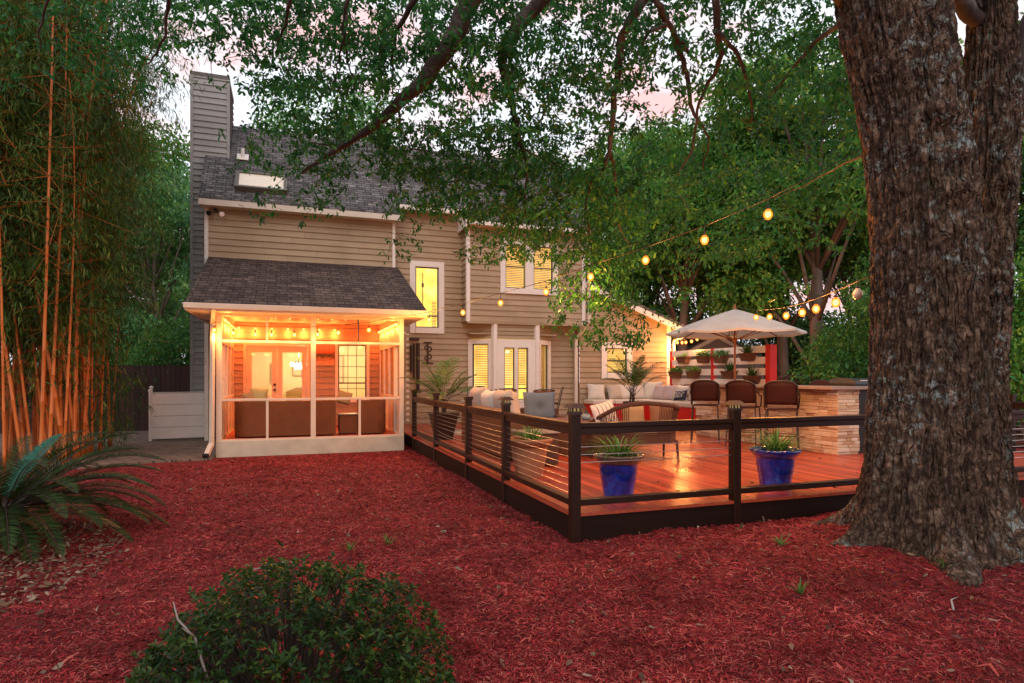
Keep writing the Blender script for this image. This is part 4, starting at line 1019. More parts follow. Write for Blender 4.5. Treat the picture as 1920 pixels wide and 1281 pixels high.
# built-in red bench, L-shaped
t = thing('bench', 'built in L shaped bench painted red with a long cream seat pad', 'bench', (10, 16, DZ))
mb = MB(); mb.box(-1.2, .3, 1.25, 1.9, .0, .5); mb.box(.3, 1.15, -2.1, 1.9, .0, .5); mb.build('base', M['redpaint'], t, bevel=.006)
for a, b, c, d in ((-1.25, -.5, 1.2, 1.9), (-.49, .28, 1.2, 1.9), (.29, 1.15, .55, 1.9), (.27, 1.15, -.75, .54), (.27, 1.15, -2.12, -.76)):
    mb = MB(); mb.box(a, b, c, d, .502, .645); mb.build('seat_cushion', M['fabric'], t, bevel=.035, smooth=50)
bg_ = 'cushions along the red bench'
zb = DZ + .645
for (px, Y, w, h, mat, rz, tilt, roll, lab) in (
    (1118, 17.72, .58, .52, 'fabric', -6, -18, 3, 'cream cushion at the left end of the red bench'),
    (1152, 17.70, .52, .50, 'fabric2', 4, -20, -4, 'beige cushion second along the bench, beside the left end one'),
    (1172, 17.75, .5, .5, 'fabric', -3, -18, 2, 'cream cushion directly behind the slender palm'),
    (1196, 17.6, .5, .48, 'stripe_fine', 5, -22, 5, 'pinstriped cushion just right of the slender palm'),
    (1216, 17.78, .48, .52, 'fabric', -4, -14, 3, 'plain cream cushion between pinstriped and mauve cushions')):
    p = at_y(px, 700, Y); cushion(lab, (p.x, Y, zb + h*.44), w, h, .17, mat, R(rz), R(tilt), R(roll), bg_)
M['mauve'] = mat_plain('mauve_fabric', (.42, .33, .32), .9, var=.08, bump=.25, bscale=150)
for (x, y, w, h, mat, rz, tilt, roll, lab) in (
    (10.98, 17.45, .62, .6, 'fabric', -45, -14, 0, 'large cream cushion standing in the inner corner of the bench'),
    (10.9, 16.9, .5, .5, 'mauve', -75, -18, 4, 'mauve cushion near the inner corner of the bench'),
    (10.95, 16.45, .5, .5, 'mauve', -80, -18, -3, 'pale mauve buttoned cushion leaning on the slatted screen side'),
    (10.98, 15.9, .55, .5, 'fabric', -85, -18, 5, 'cream cushion behind the navy cushion'),
    (10.98, 15.2, .56, .52, 'fabric', -92, -18, -4, 'cream cushion on the bench beside the first bar stool')):
    cushion(lab, (x, y, zb + h*.44), w, h, .17, mat, R(rz), R(tilt), R(roll), bg_)
nv = cushion('navy oblong cushion with white lettering lying on the red bench', (10.72, 15.55, zb + .17), .46, .3, .13, 'navy', R(-78), R(-22), R(-6), bg_)
def lettering(txt, parent, size, loc, rot, mat, name='lettering', ext=.002):
    cu = bpy.data.curves.new(name, 'FONT'); cu.body = txt; cu.size = size; cu.extrude = ext; cu.align_x = 'CENTER'; cu.align_y = 'CENTER'; cu.space_line = .8
    o = bpy.data.objects.new(name, cu); COL.objects.link(o); cu.materials.append(mat); 
    dg = bpy.context.evaluated_depsgraph_get(); dg.update(); me = bpy.data.meshes.new_from_object(o.evaluated_get(dg)); bpy.data.objects.remove(o)
    m2 = bpy.data.objects.new(name, me); COL.objects.link(m2); m2.parent = parent; m2.location = loc; m2.rotation_euler = rot; return m2
lettering('BEACH\nDECK', nv, .12, (0, -.072, 0), (R(90), 0, 0), M['fabric'])
# ================================================================== stone bar, stools, grill
bar = thing('bar_counter', 'bar faced with pale ledge stone under a grey slab top', 'bar', (9.5, 10.4, DZ))
BX0, BX1, BY0, BY1, BH = 9.02, 9.5, 8.42, 12.45, 1.14
mb = MB(); mb.box(BX0+.03, BX1-.01, BY0+.03, BY1, DZ, DZ+BH); mb.build('core', M['mortar'], bar, world=True)
mb = MB()
def ledge(W_, L, z0, z1):
    z = z0
    while z < z1 - .01:
        h = min(random.choice([.045, .06, .075, .09, .05]), z1 - z); x = random.uniform(-.1, 0)
        while x < L:
            l = random.uniform(.12, .42); a, b = max(0, x), min(L, x + l)
            if b - a > .02:
                d0 = random.uniform(.0, .028)
                if h > .07 and random.random() < .4:
                    W_.box(mb, a+.002, b-.002, -.03, d0, z+.002, z+h*.5-.001); W_.box(mb, a+.002, b-.002, -.03, random.uniform(.0,.03), z+h*.5+.001, z+h-.002)
                else: W_.box(mb, a+.002, b-.002, -.03, d0, z+.002, z+h-.002)
            x += l
        z += h
ledge(Wall((BX0, BY1), (0, -1)), BY1-BY0, DZ, DZ+BH); ledge(Wall((BX0-.0, BY0), (1, 0)), BX1-BX0, DZ, DZ+BH)
o = mb.build('stone_veneer', M['stone'], bar, world=True, bevel=.006)
mb = MB(); mb.box(BX0-.26, BX1+.12, BY0-.12, BY1+.1, DZ+BH+.002, DZ+BH+.055); mb.build('countertop', M['counter'], bar, world=True, bevel=.006)
mb = MB(); mb.box(BX1+.121, 11.2, BY0-.1, BY0+.75, DZ+BH+.0, DZ+BH+.05); mb.build('countertop', M['counter'], bar, world=True, bevel=.006)
mb = MB(); mb.box(BX1+.0, 11.1, BY0+.05, BY0+.7, DZ, DZ+BH); mb.build('cabinet', M['black'], bar, world=True)
t = thing('grill', 'black grill with grey steel lid on the counter beside the oak', 'grill', (10.12, 8.95, DZ+BH+.052), R(0))
mb = MB(); mb.box(-.45, .75, -.3, .3, 0, .05); mb.build('body', M['black'], t)
mb = MB(); mb.prism([(-.3, .05), (-.29, .09), (-.2, .13), (-.05, .15), (.2, .15), (.3, .1), (.3, .05)], 'x', -.42, .72); mb.build('lid', M['steel'], t, smooth=40)
mb = MB(); mb.tube([(-.36, -.34, .1), (.66, -.34, .1)], .014, 8); mb.bar((-.3, -.34, .1), (-.3, -.29, .1), .02, .02); mb.bar((.6, -.34, .1), (.6, -.29, .1), .02, .02); mb.build('handle', M['cable'], t)
def bar_stool(label, loc, rz):
    t = thing('bar_stool', label, 'bar stool', loc, rz, 'bar stools along the stone bar')
    # faces +y; seat at .78 m
    mb = MB(); mb.prism([(-.24,-.2), (.24,-.2), (.25,.22), (-.25,.22)], 'z', .755, .785); mb.build('seat', M['stool'], t, bevel=.008)
    vs = []; n = 9
    for j, z in enumerate(np.linspace(.86, 1.25, 7)):
        for i in range(n):
            u = 2*i/(n-1)-1; top = .035*(1-u*u) if j == 6 else 0
            cut = .045*abs(u)**5 if j == 6 else 0
            vs.append((u*.265, -.22 - .05*(1-u*u) - (z-.86)*.22, z + top - cut))
    fs = [(j*n+i, j*n+i+1, (j+1)*n+i+1, (j+1)*n+i) for j in range(6) for i in range(n-1)]
    o = MB().add(vs, fs).build('backrest', M['stool'], t, smooth=True); so_ = o.modifiers.new('thick', 'SOLIDIFY'); so_.thickness = .018
    mb = MB(); top = [(vs[6*n+i][0]*1.02, vs[6*n+i][1], vs[6*n+i][2]+.004) for i in range(n)]
    L_ = [(-.27, -.2, .78), (-.275, -.25, 1.0), (-.275, -.29, 1.16)]
    mb.tube(L_ + top + [(-x, y, z) for x, y, z in reversed(L_)], .014, 8); mb.build('back_frame', M['dark_metal'], t, smooth=True)
    for s in (-1, 1):
        mb = MB(); mb.tube([(s*.275, -.29, 1.12), (s*.3, -.12, 1.04), (s*.3, -.02, 1.0), (s*.3, .14, 1.0), (s*.29, .21, .96), (s*.27, .23, .78)], .013, 8); mb.build('armrest', M['dark_metal'], t, smooth=True)
        mb = MB(); mb.tube([(s*.25, .21, .77), (s*.28, .27, 0)], .013, 8); mb.build('leg', M['dark_metal'], t)
        mb = MB(); mb.tube([(s*.25, -.19, .77), (s*.28, -.28, 0)], .013, 8); mb.build('leg', M['dark_metal'], t)
    mb = MB(); z = .3
    for a, b in (((-.268,.247), (.268,.247)), ((-.268,-.247), (.268,-.247)), ((-.268,-.247), (-.268,.247)), ((.268,-.247), (.268,.247))): mb.bar((*a, z), (*b, z), .018, .018)
    mb.build('footrest', M['dark_metal'], t)
    return t
st = bar_stool('brown bar stool farthest from the oak, in front of the bench cushions', (8.3, 11.15, DZ), R(-38))
dup(st, (8.42, 10.1, DZ), R(-52), 'brown bar stool in the middle of the near row, behind the front lamp post')
dup(st, (8.52, 9.2, DZ), R(-46), 'brown bar stool nearest the oak and the corner of the stone bar')
dup(st, (9.95, 12.1, DZ), R(95), 'bar stool across the counter by the umbrella pole, only its rounded top showing')
dup(st, (9.95, 11.1, DZ), R(85), 'bar stool across the counter beneath the pineapple like planter, its top visible')
dup(st, (9.95, 10.0, DZ), R(92), 'bar stool across the counter before the thick red screen post, its top visible')
# ================================================================== slatted planter screen
SX = 11.6
t = thing('slat_screen', 'white horizontal slat screen between three red posts', 'screen', (SX, 15.2, DZ))
for y, w in ((17.28, .09), (15.2, .09), (12.95, .17)):
    mb = MB(); mb.box(-.06, .06 + (.1 if w > .1 else 0), y-15.2-w/2, y-15.2+w/2, 0, 2.18); mb.build('post', M['redpaint'], t, bevel=.004)
for k in range(7):
    z = 2.0 - k*.29
    mb = MB(); mb.box(-.03, -.005, 12.99-15.2, 15.155-15.2, z-.02, z+.165); mb.build('slat', M['slat'], t)
    mb = MB(); mb.box(-.03, -.005, 15.245-15.2, 17.235-15.2, z-.02, z+.165); mb.build('slat', M['slat'], t)
pg = 'wicker planters hung on the slatted screen'
def hang(px, py, lab, kind, s=1.0):
    # px, py: bottom centre of the basket in the photo, on the screen plane
    v = ray(px, py); tt = (SX - .14) / v.x; p = Vector((0, 0, EYE)) + v * tt
    t = thing('hanging_planter', lab, 'planter', (SX - .14, p.y, p.z), R(90), pg)
    mb = MB(); w0, w1, d, h = .17*s, .25*s, .1, .19*s
    vs = [(x*w0, y*d*.8, 0) for x, y in ((-1,-1),(1,-1),(1,1),(-1,1))] + [(x*w1, y*d, h) for x, y in ((-1,-1),(1,-1),(1,1),(-1,1))]
    mb.add(vs, [(3,2,1,0),(4,5,6,7),(0,1,5,4),(1,2,6,5),(2,3,7,6),(3,0,4,7)]); mb.build('basket', M['basket'], t, bevel=.01)
    mb = MB(); mb.bar((-w1, -d, h+.005), (w1, -d, h+.005), .03, .03); mb.bar((-w1, d, h+.005), (w1, d, h+.005), .03, .03); mb.bar((-w1, -d, h+.005), (-w1, d, h+.005), .03, .03); mb.bar((w1, -d, h+.005), (w1, d, h+.005), .03, .03); mb.build('rim', M['basket'], t)
    if kind == 'spiky': blades('plant', 46, .36*s, .035, M['palm_leaf'], t, (0,0,h), droop=.4, up=1.0, jit=.08)
    elif kind == 'grassy': blades('plant', 50, .26*s, .02, M['spider_leaf'], t, (0,0,h), droop=.9, up=.95, jit=.14)
    else:
        n = 260; pos = np.column_stack([rng.uniform(-w1, w1, n), rng.uniform(-d*1.3, d*1.3, n), h + rng.uniform(-.02, .14, n)*s]); m = np.array(Matrix.Rotation(R(90), 3, 'Z')); wp = pos @ m.T
        o = leaves('plant', pos + np.array(t.location), rand_dirs(n) + [0,0,.6], .07, .045, M['spider_leaf'], t)
for a in ((1281, 682, 'wicker planter of sparse upright sprigs at the top left of the screen', 'grassy'), (1318.5, 681, 'wicker planter of leafy green plants left of the middle red post, top row', 'leafy'),
          (1351, 681, 'wicker planter of pale succulents just right of the middle red post, top row', 'leafy'), (1402, 677, 'wicker planter with a tall spiky plant at the top right of the screen', 'spiky'),
          (1266, 710, 'wicker planter of trailing greenery at the lower left beside the house corner', 'leafy'), (1299.5, 709.5, 'wicker planter of low bushy greenery in the lower row, left bay', 'leafy'),
          (1366.5, 710, 'wicker planter with a dark spiky plant beside the umbrella pole', 'spiky'), (1410, 720, 'wicker planter with a pineapple like plant just above the bar top', 'spiky')): hang(*a)
# ================================================================== umbrella
ux, uy = 10.2, 12.55
t = thing('patio_umbrella', 'open cream market umbrella on a wooden pole above the stone bar', 'umbrella', (ux, uy, DZ), R(12))
mb = MB(); mb.lathe([(.3, 0), (.3, .05), (.05, .1), (.05, .3)], seg=24); mb.build('base', M['dark_metal'], t, smooth=40)
mb = MB(); mb.tube([(0,0,.1), (0,0,3.05)], .026, 12); mb.build('pole', M['teak'], t, smooth=True)
Rr, zr, za = 1.62, 2.43, 3.0; mb = MB(); vs = [(0, 0, za)]; rings = 6; per = 5; nn = 8*per
for j in range(1, rings+1):
    f = j/rings
    for i in range(nn):
        a = 2*PI*i/nn; s = (i % per)/per; cosn = math.cos(PI/8)/math.cos((s-.5)*2*PI/8); r = Rr*f*(cosn*.97 + .03)
        z = za - (za-zr)*(f*.82 + .18*f*f) - .05*f*(1 - abs(2*s-1))*math.sin(PI*f*.5)
        vs.append((r*math.cos(a), r*math.sin(a), z))
base = len(vs)
for i in range(nn): x, y, z = vs[1 + (rings-1)*nn + i]; vs.append((x, y, z - .045))
fs = [(0, 1+i, 1+(i+1) % nn) for i in range(nn)] + [(1+(j-1)*nn+i, 1+j*nn+i, 1+j*nn+(i+1)%nn, 1+(j-1)*nn+(i+1)%nn) for j in range(1, rings+1) for i in range(nn)]
k = N('umbrella_fabric'); c = k.noise(k.coord('Object'), 3, 4); pbs = k.bsdf(k.ramp(c, [(.3, (.52,.49,.43)), (.7, (.62,.58,.52))]), .85, 0, k.bump(k.noise(k.coord('Object'), 90, 2), .15, .01), .2)
tr = k.n('BsdfTranslucent', Color=(.7,.6,.45,1)); mxs = k.n('MixShader'); mxs.inputs[0].default_value = .22; k.l(pbs.outputs[0], mxs.inputs[1]); k.l(tr.outputs[0], mxs.inputs[2]); k.l(mxs.outputs[0], k.out.inputs[0])
MB().add(vs, fs).build('canopy', k.m, t, smooth=25)
for i in range(8):
    a = 2*PI*i/8; e = vs[1+(rings-1)*nn + i*per]; mid = vs[1+3*nn + i*per]
    mb = MB(); mb.bar((0.03*math.cos(a), .03*math.sin(a), za-.08), (e[0]*.99, e[1]*.99, e[2]-.03), .018, .022); mb.bar((.03*math.cos(a), .03*math.sin(a), 2.25), (mid[0], mid[1], mid[2]-.04), .016, .02); mb.build('rib', M['teak'], t)
MB().lathe([(.05, 2.2), (.06, 2.24), (.05, 2.29)], seg=12).build('hub', M['teak'], t)
MB().lathe([(.03, za), (.035, za+.03), (.02, za+.06), (.02, za+.1), (.002, za+.12)], seg=12).build('finial', M['teak'], t, smooth=40)
# ================================================================== left side: vinyl screen
t = thing('vinyl_screen', 'low white vinyl privacy screen in front of the chimney', 'privacy screen', (-2.6, 18.35, 0), R(8))
for x in (-.72, .66):
    mb = MB(); mb.box(x-.035, x+.035, -.035, .035, 0, 1.28); mb.lathe([(.05, 1.28), (.05, 1.31), (.03, 1.34), (.001, 1.35)], (x, 0, 0), 12); mb.build('post', M['white'], t, bevel=.006)
mb = MB(); mb.box(-.756, -.69, .62, .69, 0, 1.36); mb.lathe([(.05, 1.36), (.05, 1.39), (.001, 1.42)], (-.72, .655, 0), 12); mb.build('post', M['white'], t)
mb = MB()
for k in range(4): mb.box(-.683, .623, -.012, .012, .06 + k*.295, .06 + k*.295 + .288)
mb.box(-.683, .623, -.02, .02, 1.245, 1.262); mb.build('panel', M['white'], t, bevel=.006)
mb = MB()
for k in range(4): mb.box(-.732, -.708, .04, .615, .06 + k*.295, .06 + k*.295 + .288)
mb.build('panel', M['white'], t, bevel=.006)
# ================================================================== ground
def gh(x, y):
    x = np.asarray(x, float); y = np.asarray(y, float)
    near = np.clip((13.9 - y) / 1.5, 0, 1) * np.clip((y + 4) / 3, 0, 1)
    h = (fbm(x*.8, y*.8, 0, 4, 3) - .47) * .10 * near + (fbm(x*4, y*4, 0, 3, 9) - .44) * .085 * near
    h = h + .24 * np.exp(-((x - 5.7)**2/3.6 + (y - 4.25)**2/1.5)) + .06 * np.exp(-((x + 2.8)**2/2 + (y - 8.2)**2/2))
    h = np.where((y > 13.2) , np.minimum(h, .0) - .02, h)
    return h
xs = np.concatenate((np.linspace(-60, -10.5, 12), np.arange(-10, 14, .05), np.linspace(14.5, 70, 12)))
ys = np.concatenate((np.linspace(-40, -.5, 10), np.arange(0, 15, .05), np.linspace(15.5, 160, 20)))
gx, gy = np.meshgrid(xs, ys); gzv = gh(gx, gy); nx, ny = len(xs), len(ys)
i = (np.arange(ny-1)[:, None]*nx + np.arange(nx-1)[None]).ravel()
idx = np.column_stack((i, i+1, i+nx+1, i+nx)).ravel()
g = raw_mesh('ground', np.column_stack((gx.ravel(), gy.ravel(), gzv.ravel())), np.full(len(i), 4), idx, M['mulch'], smooth=True); tag(g, kind='structure')
mb = MB(); mb.prism([(-5.2, 13.7), (-4.2, 13.15), (-2.6, 13.9), (-1.45, 14.0), (-1.42, 14.6), (-1.5, 24), (-8, 24), (-8, 15.5)], 'z', -.03, .015); o = mb.build('paver_path', M['paver']); tag(o, kind='structure')
# mulch chips, thickest near the camera
n = 300000
D = 2.4 + 12 * rng.rand(n)**1.75; ang = rng.uniform(-.78, .70, n)
cxp = D * (SA + np.tan(ang) * CA); cyp = D * (CA - np.tan(ang) * SA)
keep = ~((cxp > 2.74) & (cyp > 5.78)) & (cyp < 14.1) & (cyp > 1.2) & (cxp > -7) & ~((cyp > 13.2) & (cxp < -1.3)) & ~((cxp > -1.45) & (cxp < 2.55) & (cyp > 14.36))
cxp, cyp, D = cxp[keep], cyp[keep], D[keep]; n = len(cxp)
a = rng.uniform(0, PI, n); L = rng.gamma(3.0, .0085, n) + .008; L = np.minimum(L, .09) * (1 + .05*D); big = rng.rand(n) < .012; L = np.where(big, L*1.7 + .02, L); Wd = rng.uniform(.0022, .0075, n) * (1 + .07*D) * np.where(big, 2.2, 1)
tilt = rng.normal(0, .28, n); z = gh(cxp, cyp) + rng.uniform(.001, .016, n)
d = np.column_stack((np.cos(a)*np.cos(tilt), np.sin(a)*np.cos(tilt), np.sin(tilt))); sd = np.column_stack((-np.sin(a), np.cos(a), rng.normal(0, .45, n))); sd = norm(sd)
c = np.column_stack((cxp, cyp, z)); kink = rng.normal(0, .18, n)[:, None] * L[:, None] * sd + np.array([0,0,1.]) * (rng.uniform(0, .12, n) * L)[:, None]
v = np.stack((c - d*L[:,None]/2 - sd*Wd[:,None]/3, c - d*L[:,None]/2 + sd*Wd[:,None]/3, c + kink - sd*Wd[:,None]/2, c + kink + sd*Wd[:,None]/2, c + d*L[:,None]/2 - sd*Wd[:,None]/4, c + d*L[:,None]/2 + sd*Wd[:,None]/4), 1)
b = (np.arange(n)*6)[:, None]; idx = np.concatenate((b + [[0,2,3,1]], b + [[2,4,5,3]]), 1).ravel()
o = raw_mesh('mulch_chips', v.reshape(-1,3), np.full(2*n, 4), idx, M['chip']); tag(o, kind='stuff')
# fallen leaves: a drift round the cycad and singles over the mulch
m1 = 4200; r_ = rng.rand(m1)**.75*1.15; th = rng.uniform(0, 2*PI, m1)
lx = np.concatenate((-3.0 + 1.35*r_*np.cos(th), rng.uniform(-3.2, 8.5, 1100))); ly = np.concatenate((6.6 + 1.7*r_*np.sin(th) , 1.5 + 11*rng.rand(1100)**1.2))
kp = ~((lx > 2.6) & (ly > 5.7)); lx, ly = lx[kp], ly[kp]; n = len(lx)
dr = np.column_stack((rng.normal(size=(n,2)), rng.normal(0, .25, n)))
o = leaves('fallen_leaves', np.column_stack((lx, ly, gh(lx, ly) + rng.uniform(.012, .035, n))), dr, rng.uniform(.03, .085, n), rng.uniform(.014, .035, n), M['dryleaf'], None, LEAF6, -.12, None, .5); tag(o, kind='stuff')
n = 170; lx = rng.uniform(2.9, 9, n); ly = 5.9 + 7*rng.rand(n)**1.3
o = leaves('deck_leaves', np.column_stack((lx, ly, np.full(n, .308))), np.column_stack((rng.normal(size=(n,2)), np.zeros(n))), rng.uniform(.03, .07, n), rng.uniform(.012, .026, n), M['dryleaf'], None, LEAF6, -.1, None, .4); tag(o, kind='stuff')
# ================================================================== the oak
def trunk_mesh(name, pts, parent, flare=.0, lobes=(5, 0), nth=380, nz=620, seed=1, knots=(), zmin=-.25, amp=.056):
    P = np.array([(p[0], p[1], p[2]) for p in pts]); Rr = np.array([p[3] for p in pts]); zs = np.linspace(max(zmin, P[0,2]), P[-1,2], nz)
    def sm(col):
        y = np.interp(zs, P[:,2], col); k = np.ones(41)/41; return np.convolve(np.pad(y, 20, 'edge'), k, 'valid')
    cx_, cy_, rr = sm(P[:,0]), sm(P[:,1]), sm(Rr) * (.80 if flare > .3 else .74)
    th = np.linspace(0, 2*PI, nth, endpoint=False); T, Z = np.meshgrid(th, zs); r = rr[:, None] + 0*T
    # broad irregularities, then root flare, then bark plates
    ct, st_ = np.cos(T), np.sin(T)
    r = r * (1 + .16*(fbm(ct*1.3+5, st_*1.3+7, Z*.55, 3, seed) - .45))
    if flare:
        lob = np.clip(np.cos(lobes[0]*T + lobes[1] + 1.5*fbm(ct*1.2, st_*1.2, Z*.4, 2, seed+5)), 0, 1)**1.8
        zz = np.clip(Z - .14, 0, None)
        r = r + flare*(np.exp(-zz/.2)*(.2 + .75*lob) + .30*np.exp(-zz/.55)*(.55 + .45*lob))
    w = fbm(ct*3, st_*3, Z*1.1, 3, seed+2)*1.0; s = 2*PI*.5
    u = T/(2*PI)*34; per = 34
    def ring(nm, zf, sd, o):          # noise that closes round the trunk
        return fbm(ct*nm + w*.8, st_*nm + w*.8, Z*zf + w*.5, o, sd)
    n1 = ring(6.5, .9, seed+11, 3); n2 = ring(15, 3.2, seed+21, 3); n3 = ring(30, 15, seed+31, 2)
    ridge = 1 - np.abs(2*n1/.875 - 1)*1.6; ridge2 = 1 - np.abs(2*n2/.875 - 1)*1.7
    r = r + amp*(ridge*.75 + ridge2*.75) + amp*.8*(n3 - .4)
    for (kt, kz, kr, kd) in knots:
        dd = ((np.angle(np.exp(1j*(T-kt)))*rr[:,None])**2*1.3 + (Z-kz)**2)**.5
        r = r + kd*np.exp(-((dd-kr)/(kr*.42))**2) - kd*.9*np.exp(-(dd/(kr*.62))**2)
    X = cx_[:, None] + r*ct; Y = cy_[:, None] + r*st_
    i = (np.arange(nz-1)[:, None]*nth + np.arange(nth)[None]); j = np.roll(i - np.arange(nz-1)[:, None]*nth, -1, 1) + np.arange(nz-1)[:, None]*nth
    idx = np.stack((i, j, j+nth, i+nth), -1).reshape(-1)
    return raw_mesh(name, np.column_stack((X.ravel(), Y.ravel(), Z.ravel())), np.full(i.size, 4), idx, M['bark'], parent, True)
DA, DB_ = 5.75, 6.2
oakroot = at(1745, 1060, DA); oak = thing('oak_tree', 'massive old oak with forked lichen spotted trunk and spreading limbs overhead', 'tree', (oakroot.x, oakroot.y, 0))
def tp(px, py, D_, r): p = at(px, py, D_); return (p.x, p.y, p.z, r)
main = [tp(1748, 1110, DA, .60), tp(1742, 950, DA, .56), tp(1742, 850, DA, .53), tp(1745, 700, DA, .50), tp(1738, 500, DA, .455), tp(1724, 300, DA, .44), tp(1698, 150, DA, .44), tp(1668, 0, DA, .49), tp(1655, -130, DA, .47), tp(1640, -400, DA, .42), tp(1650, -900, DA, .36)]
trunk_mesh('trunk', main, oak, .46, (6, .4), seed=4, knots=[(R(252), 3.1, .18, .04), (R(243), 3.75, .2, .05), (R(225), 1.55, .12, .02)])
sec = [tp(1838, 1120, DB_, .40), tp(1822, 900, DB_, .34), tp(1822, 700, DB_, .29), tp(1838, 500, DB_, .265), tp(1848, 300, DB_, .275), tp(1856, 190, DB_, .28), tp(1858, 90, DB_, .175), tp(1862, 0, DB_, .165), tp(1858, -300, DB_, .15), tp(1850, -800, DB_, .11)]
trunk_mesh('trunk', sec, oak, .15, (4, 2.2), 260, 480, seed=17, knots=[(R(240), 2.55, .1, .03), (R(250), 3.4, .12, .04)])
mb = MB()
def limb(pts, r0, r1, seg=9, parent=oak, world=True, wob=.02, name='limb'):
    P = [Vector(p) for p in pts]; out = []
    for a, b in zip(P, P[1:]):
        for s in (0, .34, .67): q = a.lerp(b, s); out.append(q + Vector((random.gauss(0,wob), random.gauss(0,wob), random.gauss(0,wob))) * (.5 if s else .2))
    out.append(P[-1]); n = len(out)
    return MB().tube(out, [r0 + (r1-r0)*(k/(n-1))**.8 for k in range(n)], seg).build(name, M['limb'], parent, smooth=True, world=world)
topm = Vector(main[8][:3]); top2 = Vector(main[9][:3])
limb([tuple(at(1885, 215, DB_)), tuple(at(1918, 120, DB_)), tuple(at(1955, 20, DB_)), tuple(at(2010, -200, DB_+.4))], .2, .12)
limb([tuple(topm), tuple(at(1560, -70, 5.7)), tuple(at(1470, -210, 6.2)), tuple(at(1300, -330, 7)), tuple(at(1000, -260, 7.4)), tuple(at(905, -60, 7.6)), tuple(at(880, 5, 7.7)), tuple(at(850, 70, 7.8)), tuple(at(815, 120, 7.9)), tuple(at(785, 160, 8.0)), tuple(at(735, 205, 8.2)), tuple(at(700, 235, 8.4)), tuple(at(650, 270, 8.7)), tuple(at(610, 292, 8.9)), tuple(at(565, 325, 9.2))], .24, .02)
limb([tuple(at(1600, -20, 5.7)), tuple(at(1520, -110, 6)), tuple(at(1400, -180, 6.6)), tuple(at(1180, -150, 7.4)), tuple(at(1040, -40, 8)), tuple(at(1010, 5, 8.1)), tuple(at(975, 45, 8.2)), tuple(at(950, 80, 8.3)), tuple(at(940, 112, 8.4)), tuple(at(948, 150, 8.5)), tuple(at(962, 200, 8.7)), tuple(at(970, 245, 8.9)), tuple(at(986, 300, 9.1)), tuple(at(985, 400, 9.4))], .17, .012)
def lb(lst, D0, D1, r0, r1): 
    n = len(lst); return limb([tuple(at(x, y, D0 + (D1-D0)*k/(n-1))) for k, (x, y) in enumerate(lst)], r0, r1, 7)
lb([(1330,-160),(1240,-60),(1177,45),(1165,70),(1160,125),(1150,175),(1145,250),(1142,288),(1132,318),(1110,337),(1097,382),(1110,455)], 7.4, 9.6, .08, .010)
lb([(1142,286),(1150,305),(1157,362),(1152,400),(1167,440),(1182,462)], 8.9, 9.9, .035, .009)
lb([(1290,-170),(1227,0),(1250,40),(1272,75),(1287,95),(1310,117)], 7.2, 8.4, .06, .012)
lb([(1268,70),(1275,100),(1287,140),(1295,195),(1302,215),(1320,240),(1329,265),(1317,318)], 8, 9, .045, .01)
lb([(1400,-160),(1340,0),(1345,62),(1354,100),(1345,125),(1322,170),(1307,207),(1298,280),(1270,330)], 7, 8.8, .055, .01)
lb([(1345,60),(1380,95),(1397,135),(1407,175),(1410,215),(1402,245)], 7.4, 8.4, .032, .008)
lb([(820,-120),(777,0),(755,37),(742,65),(735,105),(737,175)], 7.2, 8.4, .05, .010)
lb([(560,-90),(545,0),(535,45),(520,80)], 6.8, 7.6, .035, .01)
lb([(660,-90),(652,0),(642,50),(650,110),(665,170)], 7, 8, .03, .007)
lb([(650,30),(640,90),(632,120),(628,155)], 7.3, 8, .018, .006)
lb([(345,-120),(317,0),(310,50),(295,100),(277,120)], 6.5, 7.6, .03, .007)
lb([(110,-100),(90,0),(72,60),(76,88)], 6.5, 7.5, .02, .006)
lb([(1625,30),(1575,45),(1530,78),(1480,135),(1440,185)], 6, 8.5, .045, .008)
lb([(1640,285),(1600,300),(1560,320),(1505,350),(1450,372)], 5.9, 8.2, .016, .004)
lb([(1250,45),(1215,60),(1200,90),(1190,115)], 7.6, 8, .03, .008)
lb([(745,185),(748,240),(770,280),(840,285)], 8.2, 9, .02, .005)
lb([(640,276),(600,270),(575,265)], 8.8, 9, .02, .006)
lb([(1165,150),(1190,180),(1160,185)], 8.4, 8.6, .012, .004)
lb([(970,270),(1000,290),(1070,320)], 8.9, 9.3, .022, .006)
lb([(560,110),(450,105),(395,116),(398,150)], 7.6, 8, .006, .002)
lb([(1790,-60),(1815,25),(1835,45)], 6, 6.2, .1, .07)
